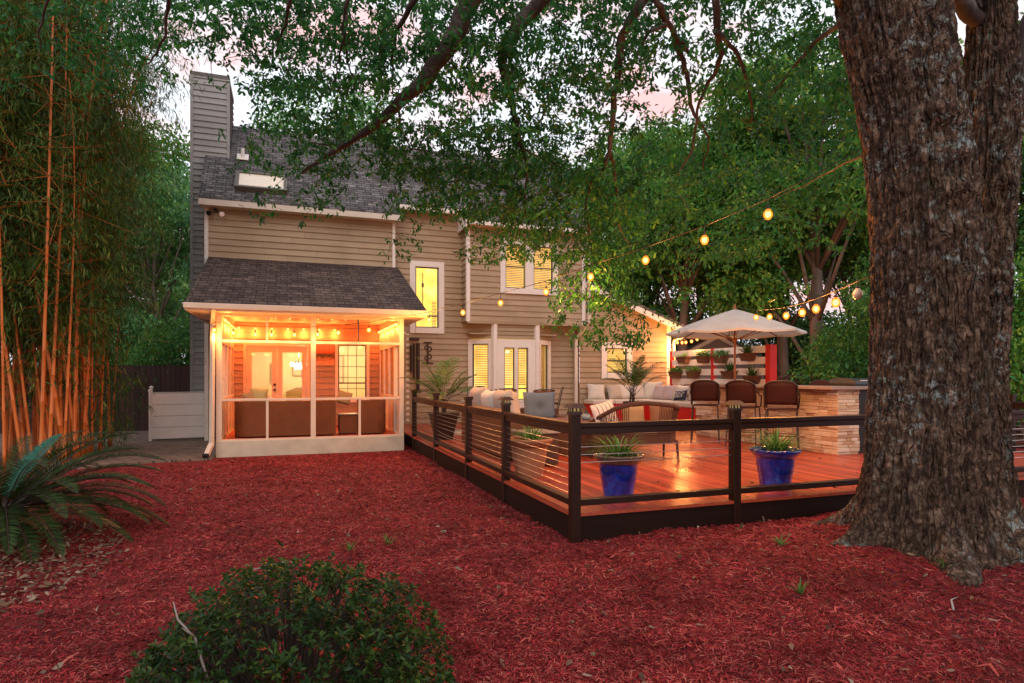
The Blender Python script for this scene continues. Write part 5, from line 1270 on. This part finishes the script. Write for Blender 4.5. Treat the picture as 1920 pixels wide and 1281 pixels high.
# leaf density over the picture's cells (80 px), top row first; above the frame the canopy carries on
rows = {-4: '000234555566666655555444', -3: '000345666666666655555544', -2: '001355666666666665555544', -1: '113456777777777766666655',
 0: '124567787788878877776000', 1: '112302678778787656776000', 2: '000000677668764345676000', 3: '000001587888742356665000',
 4: '000000140379999866555000', 5: '000000000106788864321000', 6: '000000000000047421100000', 7: '000000000000026100000000'}
pos, dr, tw = [], [], MB()
for ry, s in rows.items():
    for rx, ch in enumerate(s):
        dns = int(ch)
        if not dns: continue
        nc = dns * (7.4 if ry in (0, 1) else 5.8) if ry >= 0 else dns * 2.0
        nc = int(nc + random.random())
        nc = int(nc * (1.9 if ry >= 3 and 9 <= rx <= 14 else .72 if rx >= 15 and ry >= 0 else 1.0))
        for q in range(nc):
            px, py = 80*rx + random.uniform(-8, 88), 80*ry + random.uniform(-8, 88)
            lo, hi = (7.3, 10.3) if ry < 3 else (8.5, 11) if ry < 5 else (9.2, 11.8)
            D_ = random.uniform(lo, hi); c = np.array(at(px, py, D_))
            ax = norm(rng.normal(size=3) * [1, 1, .45] + [0, 0, -.35]); Lt = rng.uniform(.18, .42); m = rng.randint(10, 22)
            t_ = rng.uniform(-.5, .5, m)[:, None]
            pos.append(c + ax*t_*Lt + rng.normal(0, .025, (m, 3))); dr.append(ax*rng.uniform(.2, .9) + rng.normal(0, .6, (m, 3)) + [0, 0, -.2])
            if random.random() < .6: tw.tube([tuple(c - ax*Lt*.8), tuple(c + ax*Lt*.45)], [.004, .0015], 3, False)
pos = np.concatenate(pos); dr = np.concatenate(dr); n = len(pos)
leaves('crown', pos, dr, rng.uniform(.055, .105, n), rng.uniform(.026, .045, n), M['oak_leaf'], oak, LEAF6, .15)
tw.build('twigs', M['limb'], oak, world=True)
# ================================================================== foreground azalea
bx, by, br, bh = .02, 3.02, .70, .80
t = thing('azalea_bush', 'rounded dark green azalea bush with red tipped leaves in the foreground', 'bush', (bx, by, 0))
rp, rd, redp, redd, st = [], [], [], [], MB()
for q in range(2700):
    a = rng.uniform(0, 2*PI); u = rng.uniform(-.25, 1.0); e_ = math.asin(max(-1, min(1, u)))
    lump = .70 + .60*float(fbm(math.cos(a)*1.4+3, math.sin(a)*1.4+3, u*1.5, 3, 31)); sh = lump * (1 - .32*rng.rand()**1.8)
    if rng.rand() < .035: sh *= 1.1
    rad = Vector((math.cos(a)*math.cos(e_), math.sin(a)*math.cos(e_), u)); c = np.array((bx + rad.x*br*sh*1.02, by + rad.y*br*sh*.9, .14 + max(-.1, rad.z)*(bh-.14)*sh*1.02))
    if c[2] < .02: continue
    ax = norm(np.array(rad)*.7 + [0,0,.6] + rng.normal(0,.35,3)); m = rng.randint(6, 10); s0 = norm(np.cross(ax, [.3,.5,.2])); s1 = np.cross(ax, s0)
    ph = rng.uniform(0, 2*PI)
    for k in range(m):
        aa = ph + 2*PI*k/m*1.62; o_ = s0*math.cos(aa) + s1*math.sin(aa)
        dd = o_ + ax*rng.uniform(.15, 1.0)
        (redp if rng.rand() < .008 else rp).append(c + ax*.004*k); (redd if len(redp) > len(redd) else rd).append(dd)
    if q % 4 == 0: st.tube([tuple(c), tuple(c*.6 + np.array((bx, by, .05))*.4)], [.0025, .005], 4, False)
rp, rd = np.array(rp), np.array(rd); n = len(rp)
leaves('foliage', rp, rd, rng.uniform(.022, .046, n), rng.uniform(.010, .017, n), M['azalea_leaf'], t, LANCE, .12, None, .3)
n = len(redp); leaves('new_leaves', np.array(redp), np.array(redd), rng.uniform(.03, .05, n), rng.uniform(.014, .022, n), M['azalea_red'], t, LANCE, .2)
st.build('stems', M['twig'], t, world=True)
mb = MB(); mb.tube([(bx-.31, by-.36, .52), (bx-.36, by-.3, .66), (bx-.42, by-.3, .74), (bx-.44, by-.27, .80)], [.006, .005, .004, .002], 5); mb.tube([(bx-.36, by-.3, .66), (bx-.40, by-.34, .72)], [.003, .0015], 4)
mb.build('dead_twig', M['twig_pale'], t, world=True, smooth=True)
# ================================================================== cycad
cxy = Vector((-2.72, 7.75, .0)); t = thing('cycad', 'dark sago cycad with long arching feathery fronds beside the mulch bed', 'cycad', tuple(cxy))
MB().lathe([(.2, -.05), (.24, .1), (.2, .3), (.12, .36), (.001, .37)], seg=18).build('trunk', M['soil'], t, smooth=True)
stm, lf, lfd = MB(), [], []
for k in range(66):
    az = k*2.39996 + random.uniform(-.15, .15); e0 = R(50 - 52*(k/66)); 
    frond(stm, lf, (.08*math.cos(az), .08*math.sin(az), .34), az, e0, random.uniform(1.25, 1.65), random.uniform(.9, 1.5), 84, .17, .0105, .42, 14, .009, start=.12)
lft = []
frond(stm, lft, (0, -.08, .36), R(72), R(44), 1.15, .55, 80, .15, .02, .5, 14, .009, start=.1)
for k in range(9):
    az = random.uniform(0, 2*PI); frond(stm, lfd, (.08*math.cos(az), .08*math.sin(az), .28), az, R(random.uniform(-5, 12)), random.uniform(.9, 1.2), random.uniform(.4, .8), 46, .13, .010, .3, 12, .009, start=.15)
stm.build('stem', M['twig'], t); leaflets('fronds', lf, M['sago_leaf'], t, .12); tf = leaflets('sky_tint_frond', lft, M['sago_teal'], t, .05); tf['label'] = 'blue green frond with sky tint in its colour'; leaflets('dry_fronds', lfd, M['sago_dry'], t, .25)
# ---- weeds, sticks
for x, y, lab in ((.55, 6.1, 'thin weed sprig in the mulch behind the azalea bush, left one'), (.95, 6.35, 'thin weed sprig nearest the open mulch behind the azalea'), (4.25, 4.6, 'small green weed in the mulch before the front lamp post'), (3.6, 3.7, 'low weed tuft in the open mulch right of the azalea'), (4.9, 3.55, 'low weed tuft in the mulch closest to the oak roots')):
    t = thing('weed', lab, 'weed', (x, y, float(gh(x, y))), 0, 'weeds in the mulch')
    blades('leaves', 14, .13, .012, M['spider_leaf'], t, droop=.7, up=1.0, jit=.03)
for a, b, lab in (((-.35, 5.7), (.15, 5.95), 'thin grey stick lying on the mulch left of the azalea'), ((4.3, 3.05), (4.55, 3.2), 'short pale stick lying in the mulch near the oak')):
    z0, z1 = float(gh(*a)), float(gh(*b)); o = MB().tube([(*a, z0 + .02), ((a[0]+b[0])/2, (a[1]+b[1])/2 + .03, (z0+z1)/2 + .035), (*b, z1 + .02)], [.008, .006, .003], 6).build('stick', M['twig_pale'], None, smooth=True); tag(o, lab, 'stick')
# ================================================================== bamboo
t = thing('bamboo', 'dense clump of golden bamboo with bare orange culms at the base', 'bamboo', (-4.85, 15.2, 0))
pos, dr, st = [], [], MB()
def spray(c, m, spread, L=.3):
    ax = norm(rng.normal(size=3)*[1,1,.35] + [0,0,-.25]); tt = rng.rand(m)[:, None]
    pos.append(c + ax*tt*L + rng.normal(0, spread, (m,3))); dr.append(ax*.6 + rng.normal(0, .45, (m,3)) + [0,0,-.55])
for k in range(98):
    bx_ = random.gauss(-4.85, .75); by_ = random.gauss(15.2, 1.0); bx_ = max(-7, min(-3.95, bx_))
    Hc = random.uniform(7, 12.5); lean = Vector((random.gauss(-.01, .05), random.gauss(-.02, .05), 0)); curl = Vector((random.gauss(.2, .5), random.gauss(-.2, .5), 0))
    pts = []
    for s in np.linspace(0, 1, 14): pts.append(Vector((bx_, by_, 0)) + Vector((lean.x*Hc*s + curl.x*s**4*1.3, lean.y*Hc*s + curl.y*s**4*1.3, Hc*s - .9*s**4)))
    r0 = random.uniform(.02, .04); prof, P = [], []
    for a, b, i in zip(pts, pts[1:], range(13)):
        for f in (0, .34, .36, .38): P.append(a.lerp(b, f)); prof.append((r0*(1 - .72*i/13))*(1.22 if f == .36 else 1))
    MB().tube(P, prof, 6).build('culm', M['culm'], t, world=True, smooth=True)
    for s in np.linspace(.17, .99, 22):
        if random.random() < (.12 if s < .3 else .97):
            c = np.array(pts[0].lerp(pts[-1], 0)) ; q = s*13; i = min(int(q), 12); c = np.array(pts[i].lerp(pts[i+1], q-i))
            for w_ in range(random.choice((8, 10, 11))): 
                off = rng.normal(0, .45, 3)*[1,1,.6]; spray(c + off, rng.randint(8, 15), .07, .4)
                if random.random() < .4: st.tube([tuple(c), tuple(c + off)], [.005, .002], 3, False)
for k in range(420):     # low skirts of foliage on the house side
    c = np.array((random.uniform(-4.6, -3.5), random.uniform(15.2, 17.8), random.uniform(.3, 2.2))) if k < 190 else np.array((random.uniform(-7.2, -2.6), random.uniform(13.8, 17.6), random.uniform(2.8, 6.5))); spray(c, rng.randint(9, 16), .08, .5)
pos = np.concatenate(pos); dr = np.concatenate(dr); n = len(pos)
leaves('foliage', pos, dr, rng.uniform(.10, .2, n), rng.uniform(.014, .024, n), M['bamboo_leaf'], t, LANCE, .25)
st.build('branches', M['culm'], t, world=True)
# ================================================================== trees beyond
def crown_pts(blobs, per, sub=16, sp=.32):
    P, Dd = [], []
    for (x, y, z, rx, rz) in blobs:
        for q in range(int(per * rx * rx)):
            u = rand_dirs(1)[0]; s = .45 + .6*rng.rand()**.6
            c = np.array((x, y, z)) + u*s*[rx, rx, rz]
            m = rng.randint(sub-5, sub+6); P.append(c + rng.normal(0, sp, (m, 3))*[1, 1, .55]); Dd.append(rng.normal(0, .7, (m, 3)) + u*.5 + [0, 0, -.3])
    return np.concatenate(P), np.concatenate(Dd)
protos = {}
def make_tree(kind, name, label, H, r, mat, low, leaf, per, seed, trunk_r, lean=0, group='trees behind the house and garden'):
    rs = random.Random(seed); t = thing(name, label, 'tree', (0,0,0), 0, group); pts = [Vector((0,0,-.3))]
    for k in range(1, 7): pts.append(pts[-1] + Vector((rs.gauss(lean, .12), rs.gauss(0, .12), H*.14)))
    MB().tube(pts, [trunk_r*(1.25 - .16*k) for k in range(7)], 10).build('trunk', M['far_bark'], t, smooth=True)
    blobs, lm = [], MB()
    for k in range(19):
        a = rs.uniform(0, 2*PI); f = rs.random(); z = H*(low + (1-low)*f); rad = r*(1.0 - .55*abs(f-.35))*rs.uniform(.35, .8)
        b = (math.cos(a)*rad, math.sin(a)*rad, z, r*rs.uniform(.24, .42), r*rs.uniform(.16, .28)); blobs.append(b)
        q = pts[min(5, max(1, int(6*z/H*.8)))]; lm.tube([tuple(q), ((q.x+b[0])/2, (q.y+b[1])/2, (q.z+z)/2 + .2), b[:3]], [trunk_r*.4, trunk_r*.25, .02], 6)
    lm.build('limb', M['far_bark'], t, smooth=True)
    P, Dd = crown_pts(blobs, per); n = len(P); leaves('crown', P, Dd, rng.uniform(leaf*.7, leaf*1.3, n), rng.uniform(leaf*.38, leaf*.6, n), M[mat], t, LEAF6, .2)
    return t
protos['broad'] = make_tree('broad', 'broadleaf_tree', 'x', 14, 4.4, 'far_leaf', .36, .21, 46, 1, .24)
protos['dense'] = make_tree('dense', 'broadleaf_tree', 'x', 13, 4.0, 'far_leaf_dark', .2, .19, 52, 2, .2)
protos['pale'] = make_tree('pale', 'broadleaf_tree', 'x', 11, 3.4, 'far_leaf_pale', .22, .17, 62, 3, .13)
protos['tall'] = make_tree('tall', 'broadleaf_tree', 'x', 18, 3.8, 'far_leaf', .5, .21, 46, 4, .26)
used = set()
def plant(kind, px, D_, H, label, rz=None, rs=1.0, group=None):
    p = at(px, 705, D_); loc = (p.x, p.y, 0); base = {'broad': 14, 'dense': 13, 'pale': 11, 'tall': 18}[kind]; s = H/base; rz = random.uniform(0, 6.28) if rz is None else rz
    if kind not in used:
        t = protos[kind]; used.add(kind); t.location = loc; t.rotation_euler = (0,0,rz); t.scale = (s*rs, s*rs, s); t['label'] = label
    else: t = dup(protos[kind], loc, rz, label, (s*rs, s*rs, s))
    return t
for a in (('tall', 45, 21, 17, 'tall tree with bare pale trunk rising behind the bamboo'), ('broad', 170, 27, 13.5, 'green tree right behind the bamboo clump'), ('pale', 285, 24, 9.5, 'pale green tree left of the chimney, thin pale stems showing'),
          ('pale', 345, 33, 12.5, 'light green tree just left of the chimney face, farther back'), ('broad', 60, 33, 16, 'large tree farthest left behind the bamboo'), ('pale', 235, 29, 10, 'pale tree filling the gap between bamboo and chimney'),
          ('pale', 600, 44, 20, 'tall pale tree rising behind the roof ridge right of the skylight'), ('pale', 520, 46, 18.5, 'pale tree behind the ridge beside the chimney'), ('dense', 960, 44, 17, 'dark tree just topping the right end of the roof ridge'),
          ('pale', 1125, 36, 13.5, 'blue green tree beyond the right end of the main roof'), ('broad', 1215, 30, 13, 'tree behind the gable wing roof'), ('broad', 1285, 25.5, 12, 'tree whose dark trunk stands behind the gable wing and umbrella'),
          ('dense', 1372, 33, 13, 'tall dark tree behind the umbrella'), ('broad', 1459, 25, 12, 'tree with grey trunk just right of the thick red screen post'), ('broad', 1527, 21.5, 13, 'tree with straight grey trunk under the string lights near the oak'),
          ('pale', 1590, 27, 10.5, 'bright green tree just left of the oak trunk, behind the fence'), ('tall', 1440, 38, 17.5, 'very tall tree farthest back above the umbrella'), ('dense', 1640, 33, 15.5, 'dark tall tree directly behind the oak trunk'),
          ('broad', 1810, 25, 15, 'tree glimpsed between the two oak stems'), ('dense', 1930, 23, 13, 'tree at the right edge beyond the oak'), ('tall', 1310, 44, 18, 'tall thin crowned tree far behind the gable roof')): plant(*a)
def shrub(px, D_, H, r, mat, label, per=150, leaf=.13, z0=.5):
    p = at(px, 705, D_); t = thing('shrub', label, 'shrub', (p.x, p.y, 0), 0, 'shrubs along the fences')
    blobs = [(p.x + random.uniform(-.6,.6)*r, p.y + random.uniform(-.6,.6)*r, H*random.uniform(.3, .85), r*random.uniform(.4,.65), H*random.uniform(.15,.28)) for k in range(7)]
    P, Dd = crown_pts(blobs, per, 14, .2); n = len(P); leaves('foliage', P, Dd, rng.uniform(leaf*.7, leaf*1.3, n), rng.uniform(leaf*.35, leaf*.55, n), M[mat], t, LEAF6, .2)
    mb = MB()
    for b in blobs: mb.tube([(p.x, p.y, 0), b[:3]], [.04, .01], 5)
    mb.build('stem', M['far_bark'], t, world=True)
for a in ((1590, 20.5, 3.6, 1.6, 'far_leaf', 'green shrub behind the fence left of the oak'), (1625, 18.5, 5, 1.8, 'far_leaf_dark', 'dark shrub beside the oak above the grill'), (1495, 30, 3.4, 1.6, 'far_leaf_pale', 'pale shrub between the two grey trunks'),
          (1425, 30, 5, 2.6, 'far_leaf_dark', 'dark shrub behind the slatted screen'), (1925, 15.5, 4.6, 1.7, 'far_leaf', 'leafy shrub at the right edge beyond the oak'), (308, 20.2, 3.3, 1.25, 'far_leaf_dark', 'dark shrub over the fence left of the chimney'),
          (250, 23, 3.6, 1.6, 'far_leaf', 'green shrub behind the left fence near the bamboo'), (345, 22.5, 3.8, 1.3, 'far_leaf_dark', 'dark shrub squeezed against the chimney side'), (205, 26, 5.5, 2.2, 'far_leaf_pale', 'pale shrub glimpsed beside the bamboo above the fence'), (1250, 33, 6, 2.6, 'far_leaf', 'shrub behind the low gable roof end')): shrub(*a)
# ================================================================== fences and the neighbour's shed
def fence(a, b, h, label, mat, arch=0, bw=.14, z0=0):
    a, b = Vector((*a, 0)), Vector((*b, 0)); d = (b-a).normalized(); L = (b-a).length; t = thing('fence', label, 'fence', tuple(a), math.atan2(d.y, d.x), 'board fences at the garden edge')
    mb = MB(); x = 0
    while x < L:
        hh = h + (arch*math.sin(PI*((x % 1.2)/1.2)) if arch else random.uniform(-.012, .012)); mb.box(x, min(x+bw-.008, L), -.012, .012, z0, hh); x += bw
    mb.build('board_panel', M[mat], t)
    mb = MB(); mb.box(0, L, .012, .05, .4, .5); mb.box(0, L, .012, .05, h-.35, h-.25); mb.build('rails', M[mat], t)
    x = 0
    while x <= L + .01: MB().box(x-.05, x+.05, .02, .12, 0, h+.06).build('post', M[mat], t); x += 2.4
p0, p1 = at(225, 705, 21.5), at(362, 705, 21.2)
fence((-13, 22.5), (-2.6, 21.6), 2.0, 'dark stained board fence behind the bamboo and vinyl screen', 'fence')
a, b = at(1452, 705, 19.5), at(1546, 705, 19.2); fence((a.x, a.y), (b.x, b.y), 1.55, 'dark fence section with scalloped arched top beyond the bar', 'fence', .2, .12)
a, b = at(1549, 705, 25), at(1700, 705, 23); fence((a.x, a.y), (b.x, b.y), 1.82, 'purplish board fence beyond the grill', 'fence_right')
a, b = at(1860, 705, 17), at(2100, 705, 15); fence((a.x, a.y), (b.x, b.y), 1.95, 'tall dark board fence at the right edge beyond the oak', 'fence')
t = thing('shed', 'grey gabled outbuilding with white rake boards behind the slatted screen', 'outbuilding', tuple(at(1345, 705, 27) * 1) [:2] + (0,), R(-14))
mb = MB(); mb.prism([(-2.1, 0), (2.1, 0), (2.1, 2.35), (0, 3.45), (-2.1, 2.35)], 'y', 0, 3); mb.build('wall', mat_plain('shed_wall', (.2, .18, .17), .8, var=.1), t)
for s in (-1, 1):
    mb = MB(); mb.prism([(0, 3.46), (s*2.4, 2.2), (s*2.4, 2.03), (0, 3.28)], 'y', -.06, -.01); mb.build('rake_board', M['trim'], t)
    mb = MB(); mb.prism([(0, 3.56), (s*2.45, 2.28), (s*2.45, 2.2), (0, 3.47)], 'y', -.12, 3.1); mb.build('roof', M['shingle'], t)
# ================================================================== string lights
def strand(label, pts, bulbs, hang=.17, sag=None, energy=5, small=False, unlit=(), name='string_lights', r=None, col=(1, .36, .085)):
    """pts: cord polyline; bulbs: list of points on the cord (top of each drop)"""
    t = thing(name, label, 'string lights', tuple(pts[0]), 0, 'strings of warm bulbs')
    MB().tube([tuple(Vector(p)) for p in pts], .006 if not small else .005, 6).build('cord', M['cord'], t, world=True, smooth=True)
    br = r or (.05 if not small else .028)
    for k, p in enumerate(bulbs):
        p = Vector(p); mb = MB()
        mb.tube([tuple(p), (p.x, p.y, p.z - hang + .07)], .004, 5); mb.lathe([(.008, -hang+.085), (.017, -hang+.075), (.019, -hang+.02), (.016, -hang+.012)], tuple(p), 10) if hang > .06 else None
        b = mb.build('socket', M['cord'], t, world=True)
        mb = MB(); c = (p.x, p.y, p.z - hang)
        mb.lathe([(.001, -br*1.25), (br*.55, -br*1.05), (br*.95, -br*.4), (br, 0), (br*.85, br*.5), (br*.5, br*.95), (br*.42, br*1.1)], c, 12)
        lit = k not in unlit
        if lit:
            mc = MB(); mc.lathe([(.001, -br*.75), (br*.45, -br*.5), (br*.6, 0), (br*.42, br*.5), (.001, br*.8)], c, 10)
        bb = mb.build('bulb', M['bulb_off'] if not lit else M['bulb_small'] if small else M['bulb'], t, world=True, smooth=True)
        if lit:
            fm = mc.build('filament', M['hot_core'], bb, smooth=True); l0 = t.matrix_basis.translation
            for v in fm.data.vertices: v.co = v.co - l0
        if lit and energy:
            l = bpy.data.lights.new('bulb_light', 'POINT'); l.energy = energy[k] if isinstance(energy, list) else energy; l.color = col; l.shadow_soft_size = br*1.6
            o = bpy.data.objects.new('bulb_light', l); COL.objects.link(o); o.parent = t; o.location = Vector((c[0], c[1], c[2] - br*3.0)) - t.matrix_basis.translation
    return t
def on_line(A, B, pxl, pyl):
    """points above the line A-B (plan view) seen at these pixels"""
    out = []
    for x, y in zip(pxl, pyl):
        v = ray(x, 0); ax, ay, bx_, by_ = A.x, A.y, B.x, B.y
        # solve t*v = A + s(B-A)
        den = v.x*(by_-ay) - v.y*(bx_-ax); tt = (ax*(by_-ay) - ay*(bx_-ax))/den
        out.append(Vector((v.x*tt, v.y*tt, EYE + (HY - y)/FPX*tt)))
    return out
def with_sag(ptsb, hang): return [p + Vector((0,0,hang)) for p in ptsb]
# 1: along the porch front, then across the yard to the oak
A, B, C_ = Vector((-1.62, 14.22, 0)), Vector((2.62, 14.22, 0)), Vector((5.2, 4.72, 0))
b1 = on_line(A, B, [401.75, 437.5, 478.75, 509, 552, 595.75, 634, 691.75, 742.5], [619, 624.5, 627, 628, 628, 627.5, 624, 618.75, 609])
b2 = on_line(B, C_, [804.5, 868, 938.5, 1024, 1107.5, 1210.5, 1321, 1440], [600, 586, 568, 547, 519, 488, 450, 402])
H1 = .17
tops = [p + Vector((0, 0, H1)) for p in b1 + b2]
end = Vector((5.22, 4.75, 3.85)); k1 = [Vector((-1.7, 14.3, tops[0].z + .05))] + tops + [end]
ne = len(b1)
strand('long string of warm bulbs from the porch eave across the yard to the oak', k1, tops, H1, energy=[14, 10] + [7]*(ne-2) + [54]*len(b2))
# 2: from the oak to the umbrella top, 3: house corner to the umbrella
A, B = Vector((5.45, 4.75, 0)), Vector((10.2, 12.5, 0))
b3 = on_line(A, B, [1608, 1567, 1530, 1504, 1474, 1443, 1418], [551, 567, 579, 586, 592, 594, 595]); tops = [p + Vector((0,0,.13)) for p in b3]
strand('short string of bulbs from the oak trunk to the umbrella top, one bulb unlit', [at(1642, 516, 6.0)] + tops + [Vector((10.18, 12.5, 3.36))], tops,   .13, energy=40, unlit=(0,))
A, B = Vector((12.05, 17.75, 0)), Vector((10.9, 13.6, 0))
b4 = on_line(A, B, [1253.8, 1264.3, 1270, 1279, 1286, 1296.6, 1307], [639.6, 638.5, 642.4, 642.4, 642, 640, 636]); tops = [p + Vector((0,0,.1)) for p in b4]
strand('cluster of bulbs strung from the gable wing corner to the umbrella', [Vector((12.0, 17.85, 2.95))] + tops + [Vector((10.8, 13.2, 2.72))], tops, .1, energy=44)
# 4: small strings inside the porch
zc = 2.93
b5 = [Vector((x, YP+.16, zc)) for x in np.linspace(-.25, 2.1, 9)]
strand('string of tiny bulbs just inside the porch front beam', [Vector((PX0+.12, YP+.16, zc+.05))] + [p + Vector((0,0,.04)) for p in b5] + [Vector((PX1-.12, YP+.16, zc+.05))], [p + Vector((0,0,.04)) for p in b5], .04, energy=0, small=True, r=.012)
b6 = [Vector((x, YA-.12, 2.92)) for x in np.linspace(-1.2, 1.2, 7)]
strand('string of warm bulbs along the back wall inside the porch', [Vector((PX0+.12, YA-.12, 2.99))] + [p + Vector((0,0,.06)) for p in b6] + [Vector((PX1-.12, YA-.12, 2.99))], [p + Vector((0,0,.06)) for p in b6], .06, energy=13, small=True, r=.034, col=(1, .17, .03))
for sx, lab in ((PX0+.14, 'string of bulbs along the left inside wall of the porch'), (PX1-.14, 'string of bulbs along the right inside wall of the porch')):
    b7 = [Vector((sx, y, 2.88 + .0*math.sin(y))) for y in np.linspace(14.75, 17.6, 12)]
    strand(lab, [Vector((sx, YP+.15, 2.96))] + [p + Vector((0,0,.05)) for p in b7] + [Vector((sx, YA-.1, 2.96))], [p + Vector((0,0,.05)) for p in b7], .05, energy=6.2, small=True, r=.03, col=(1, .17, .03))
# ================================================================== light, sky, camera
w = bpy.data.worlds.new('World'); SC.world = w; w.use_nodes = True
nt = w.node_tree; nt.nodes.clear()
out = nt.nodes.new('ShaderNodeOutputWorld'); bg = nt.nodes.new('ShaderNodeBackground'); nt.links.new(bg.outputs[0], out.inputs[0])
sky = nt.nodes.new('ShaderNodeTexSky'); sky.sky_type = 'NISHITA'; sky.sun_disc = False
SUN_EL, SUN_AZ = R(38), R(205)
sky.sun_elevation = R(7); sky.sun_rotation = SUN_AZ; sky.air_density = 1.2; sky.dust_density = 2.5
# overcast dusk cloud over that sky: pale, with pink undersides
tc = nt.nodes.new('ShaderNodeTexCoord'); mp = nt.nodes.new('ShaderNodeMapping'); mp.inputs['Scale'].default_value = (1, 1, 2.6); nt.links.new(tc.outputs['Generated'], mp.inputs[0])
nz = nt.nodes.new('ShaderNodeTexNoise'); nz.inputs['Scale'].default_value = 5.5; nz.inputs['Detail'].default_value = 5; nz.inputs['Roughness'].default_value = .55; nt.links.new(mp.outputs[0], nz.inputs['Vector'])
rp = nt.nodes.new('ShaderNodeValToRGB'); nt.links.new(nz.outputs['Fac'], rp.inputs[0])
e = rp.color_ramp.elements; e[0].position = .46; e[0].color = (9.9, 10.4, 11.2, 1); e[1].position = .66; e[1].color = (10.6, 6.0, 5.9, 1)
mx = nt.nodes.new('ShaderNodeMixRGB'); mx.inputs[0].default_value = .82
nt.links.new(sky.outputs[0], mx.inputs[1]); nt.links.new(rp.outputs[0], mx.inputs[2]); nt.links.new(mx.outputs[0], bg.inputs['Color'])
bg.inputs['Strength'].default_value = .10
sl_ = bpy.data.lights.new('sun', 'SUN'); sl_.energy = .6; sl_.angle = R(40); sl_.color = (1.0, .9, .84)
so = bpy.data.objects.new('sun', sl_); COL.objects.link(so)
d_ = Vector((math.sin(SUN_AZ) * math.cos(SUN_EL), math.cos(SUN_AZ) * math.cos(SUN_EL), math.sin(SUN_EL)))
so.rotation_euler = (-d_).to_track_quat('-Z', 'Y').to_euler(); so.location = d_ * 30
for p, e_ in room_lights:
    l = bpy.data.lights.new('room_lamp', 'POINT'); l.energy = e_; l.color = (1, .66, .30); l.shadow_soft_size = .15
    o = bpy.data.objects.new('room_lamp', l); COL.objects.link(o); o.location = p
cam = bpy.data.cameras.new('camera'); co = bpy.data.objects.new('camera', cam); COL.objects.link(co)
co.location = (0, 0, EYE); co.rotation_euler = (R(90), 0, -YAW)
cam.sensor_width = 36; cam.lens = 36 * FPX / 1920; cam.shift_y = (HY - 640.5) / 1920; cam.clip_end = 600; cam.clip_start = .05
SC.camera = co
vs = SC.view_settings; vs.view_transform = 'Standard'; vs.look = 'None'; vs.exposure = .5; vs.gamma = 1; vs.use_curve_mapping = False
SC.cycles.use_denoising = True
SC.cycles.max_bounces = 6; SC.cycles.diffuse_bounces = 4; SC.cycles.glossy_bounces = 3; SC.cycles.transparent_max_bounces = 12; SC.cycles.transmission_bounces = 4
SC.cycles.sample_clamp_indirect = 4; SC.cycles.caustics_reflective = False; SC.cycles.caustics_refractive = False
SC.cycles.use_light_tree = True
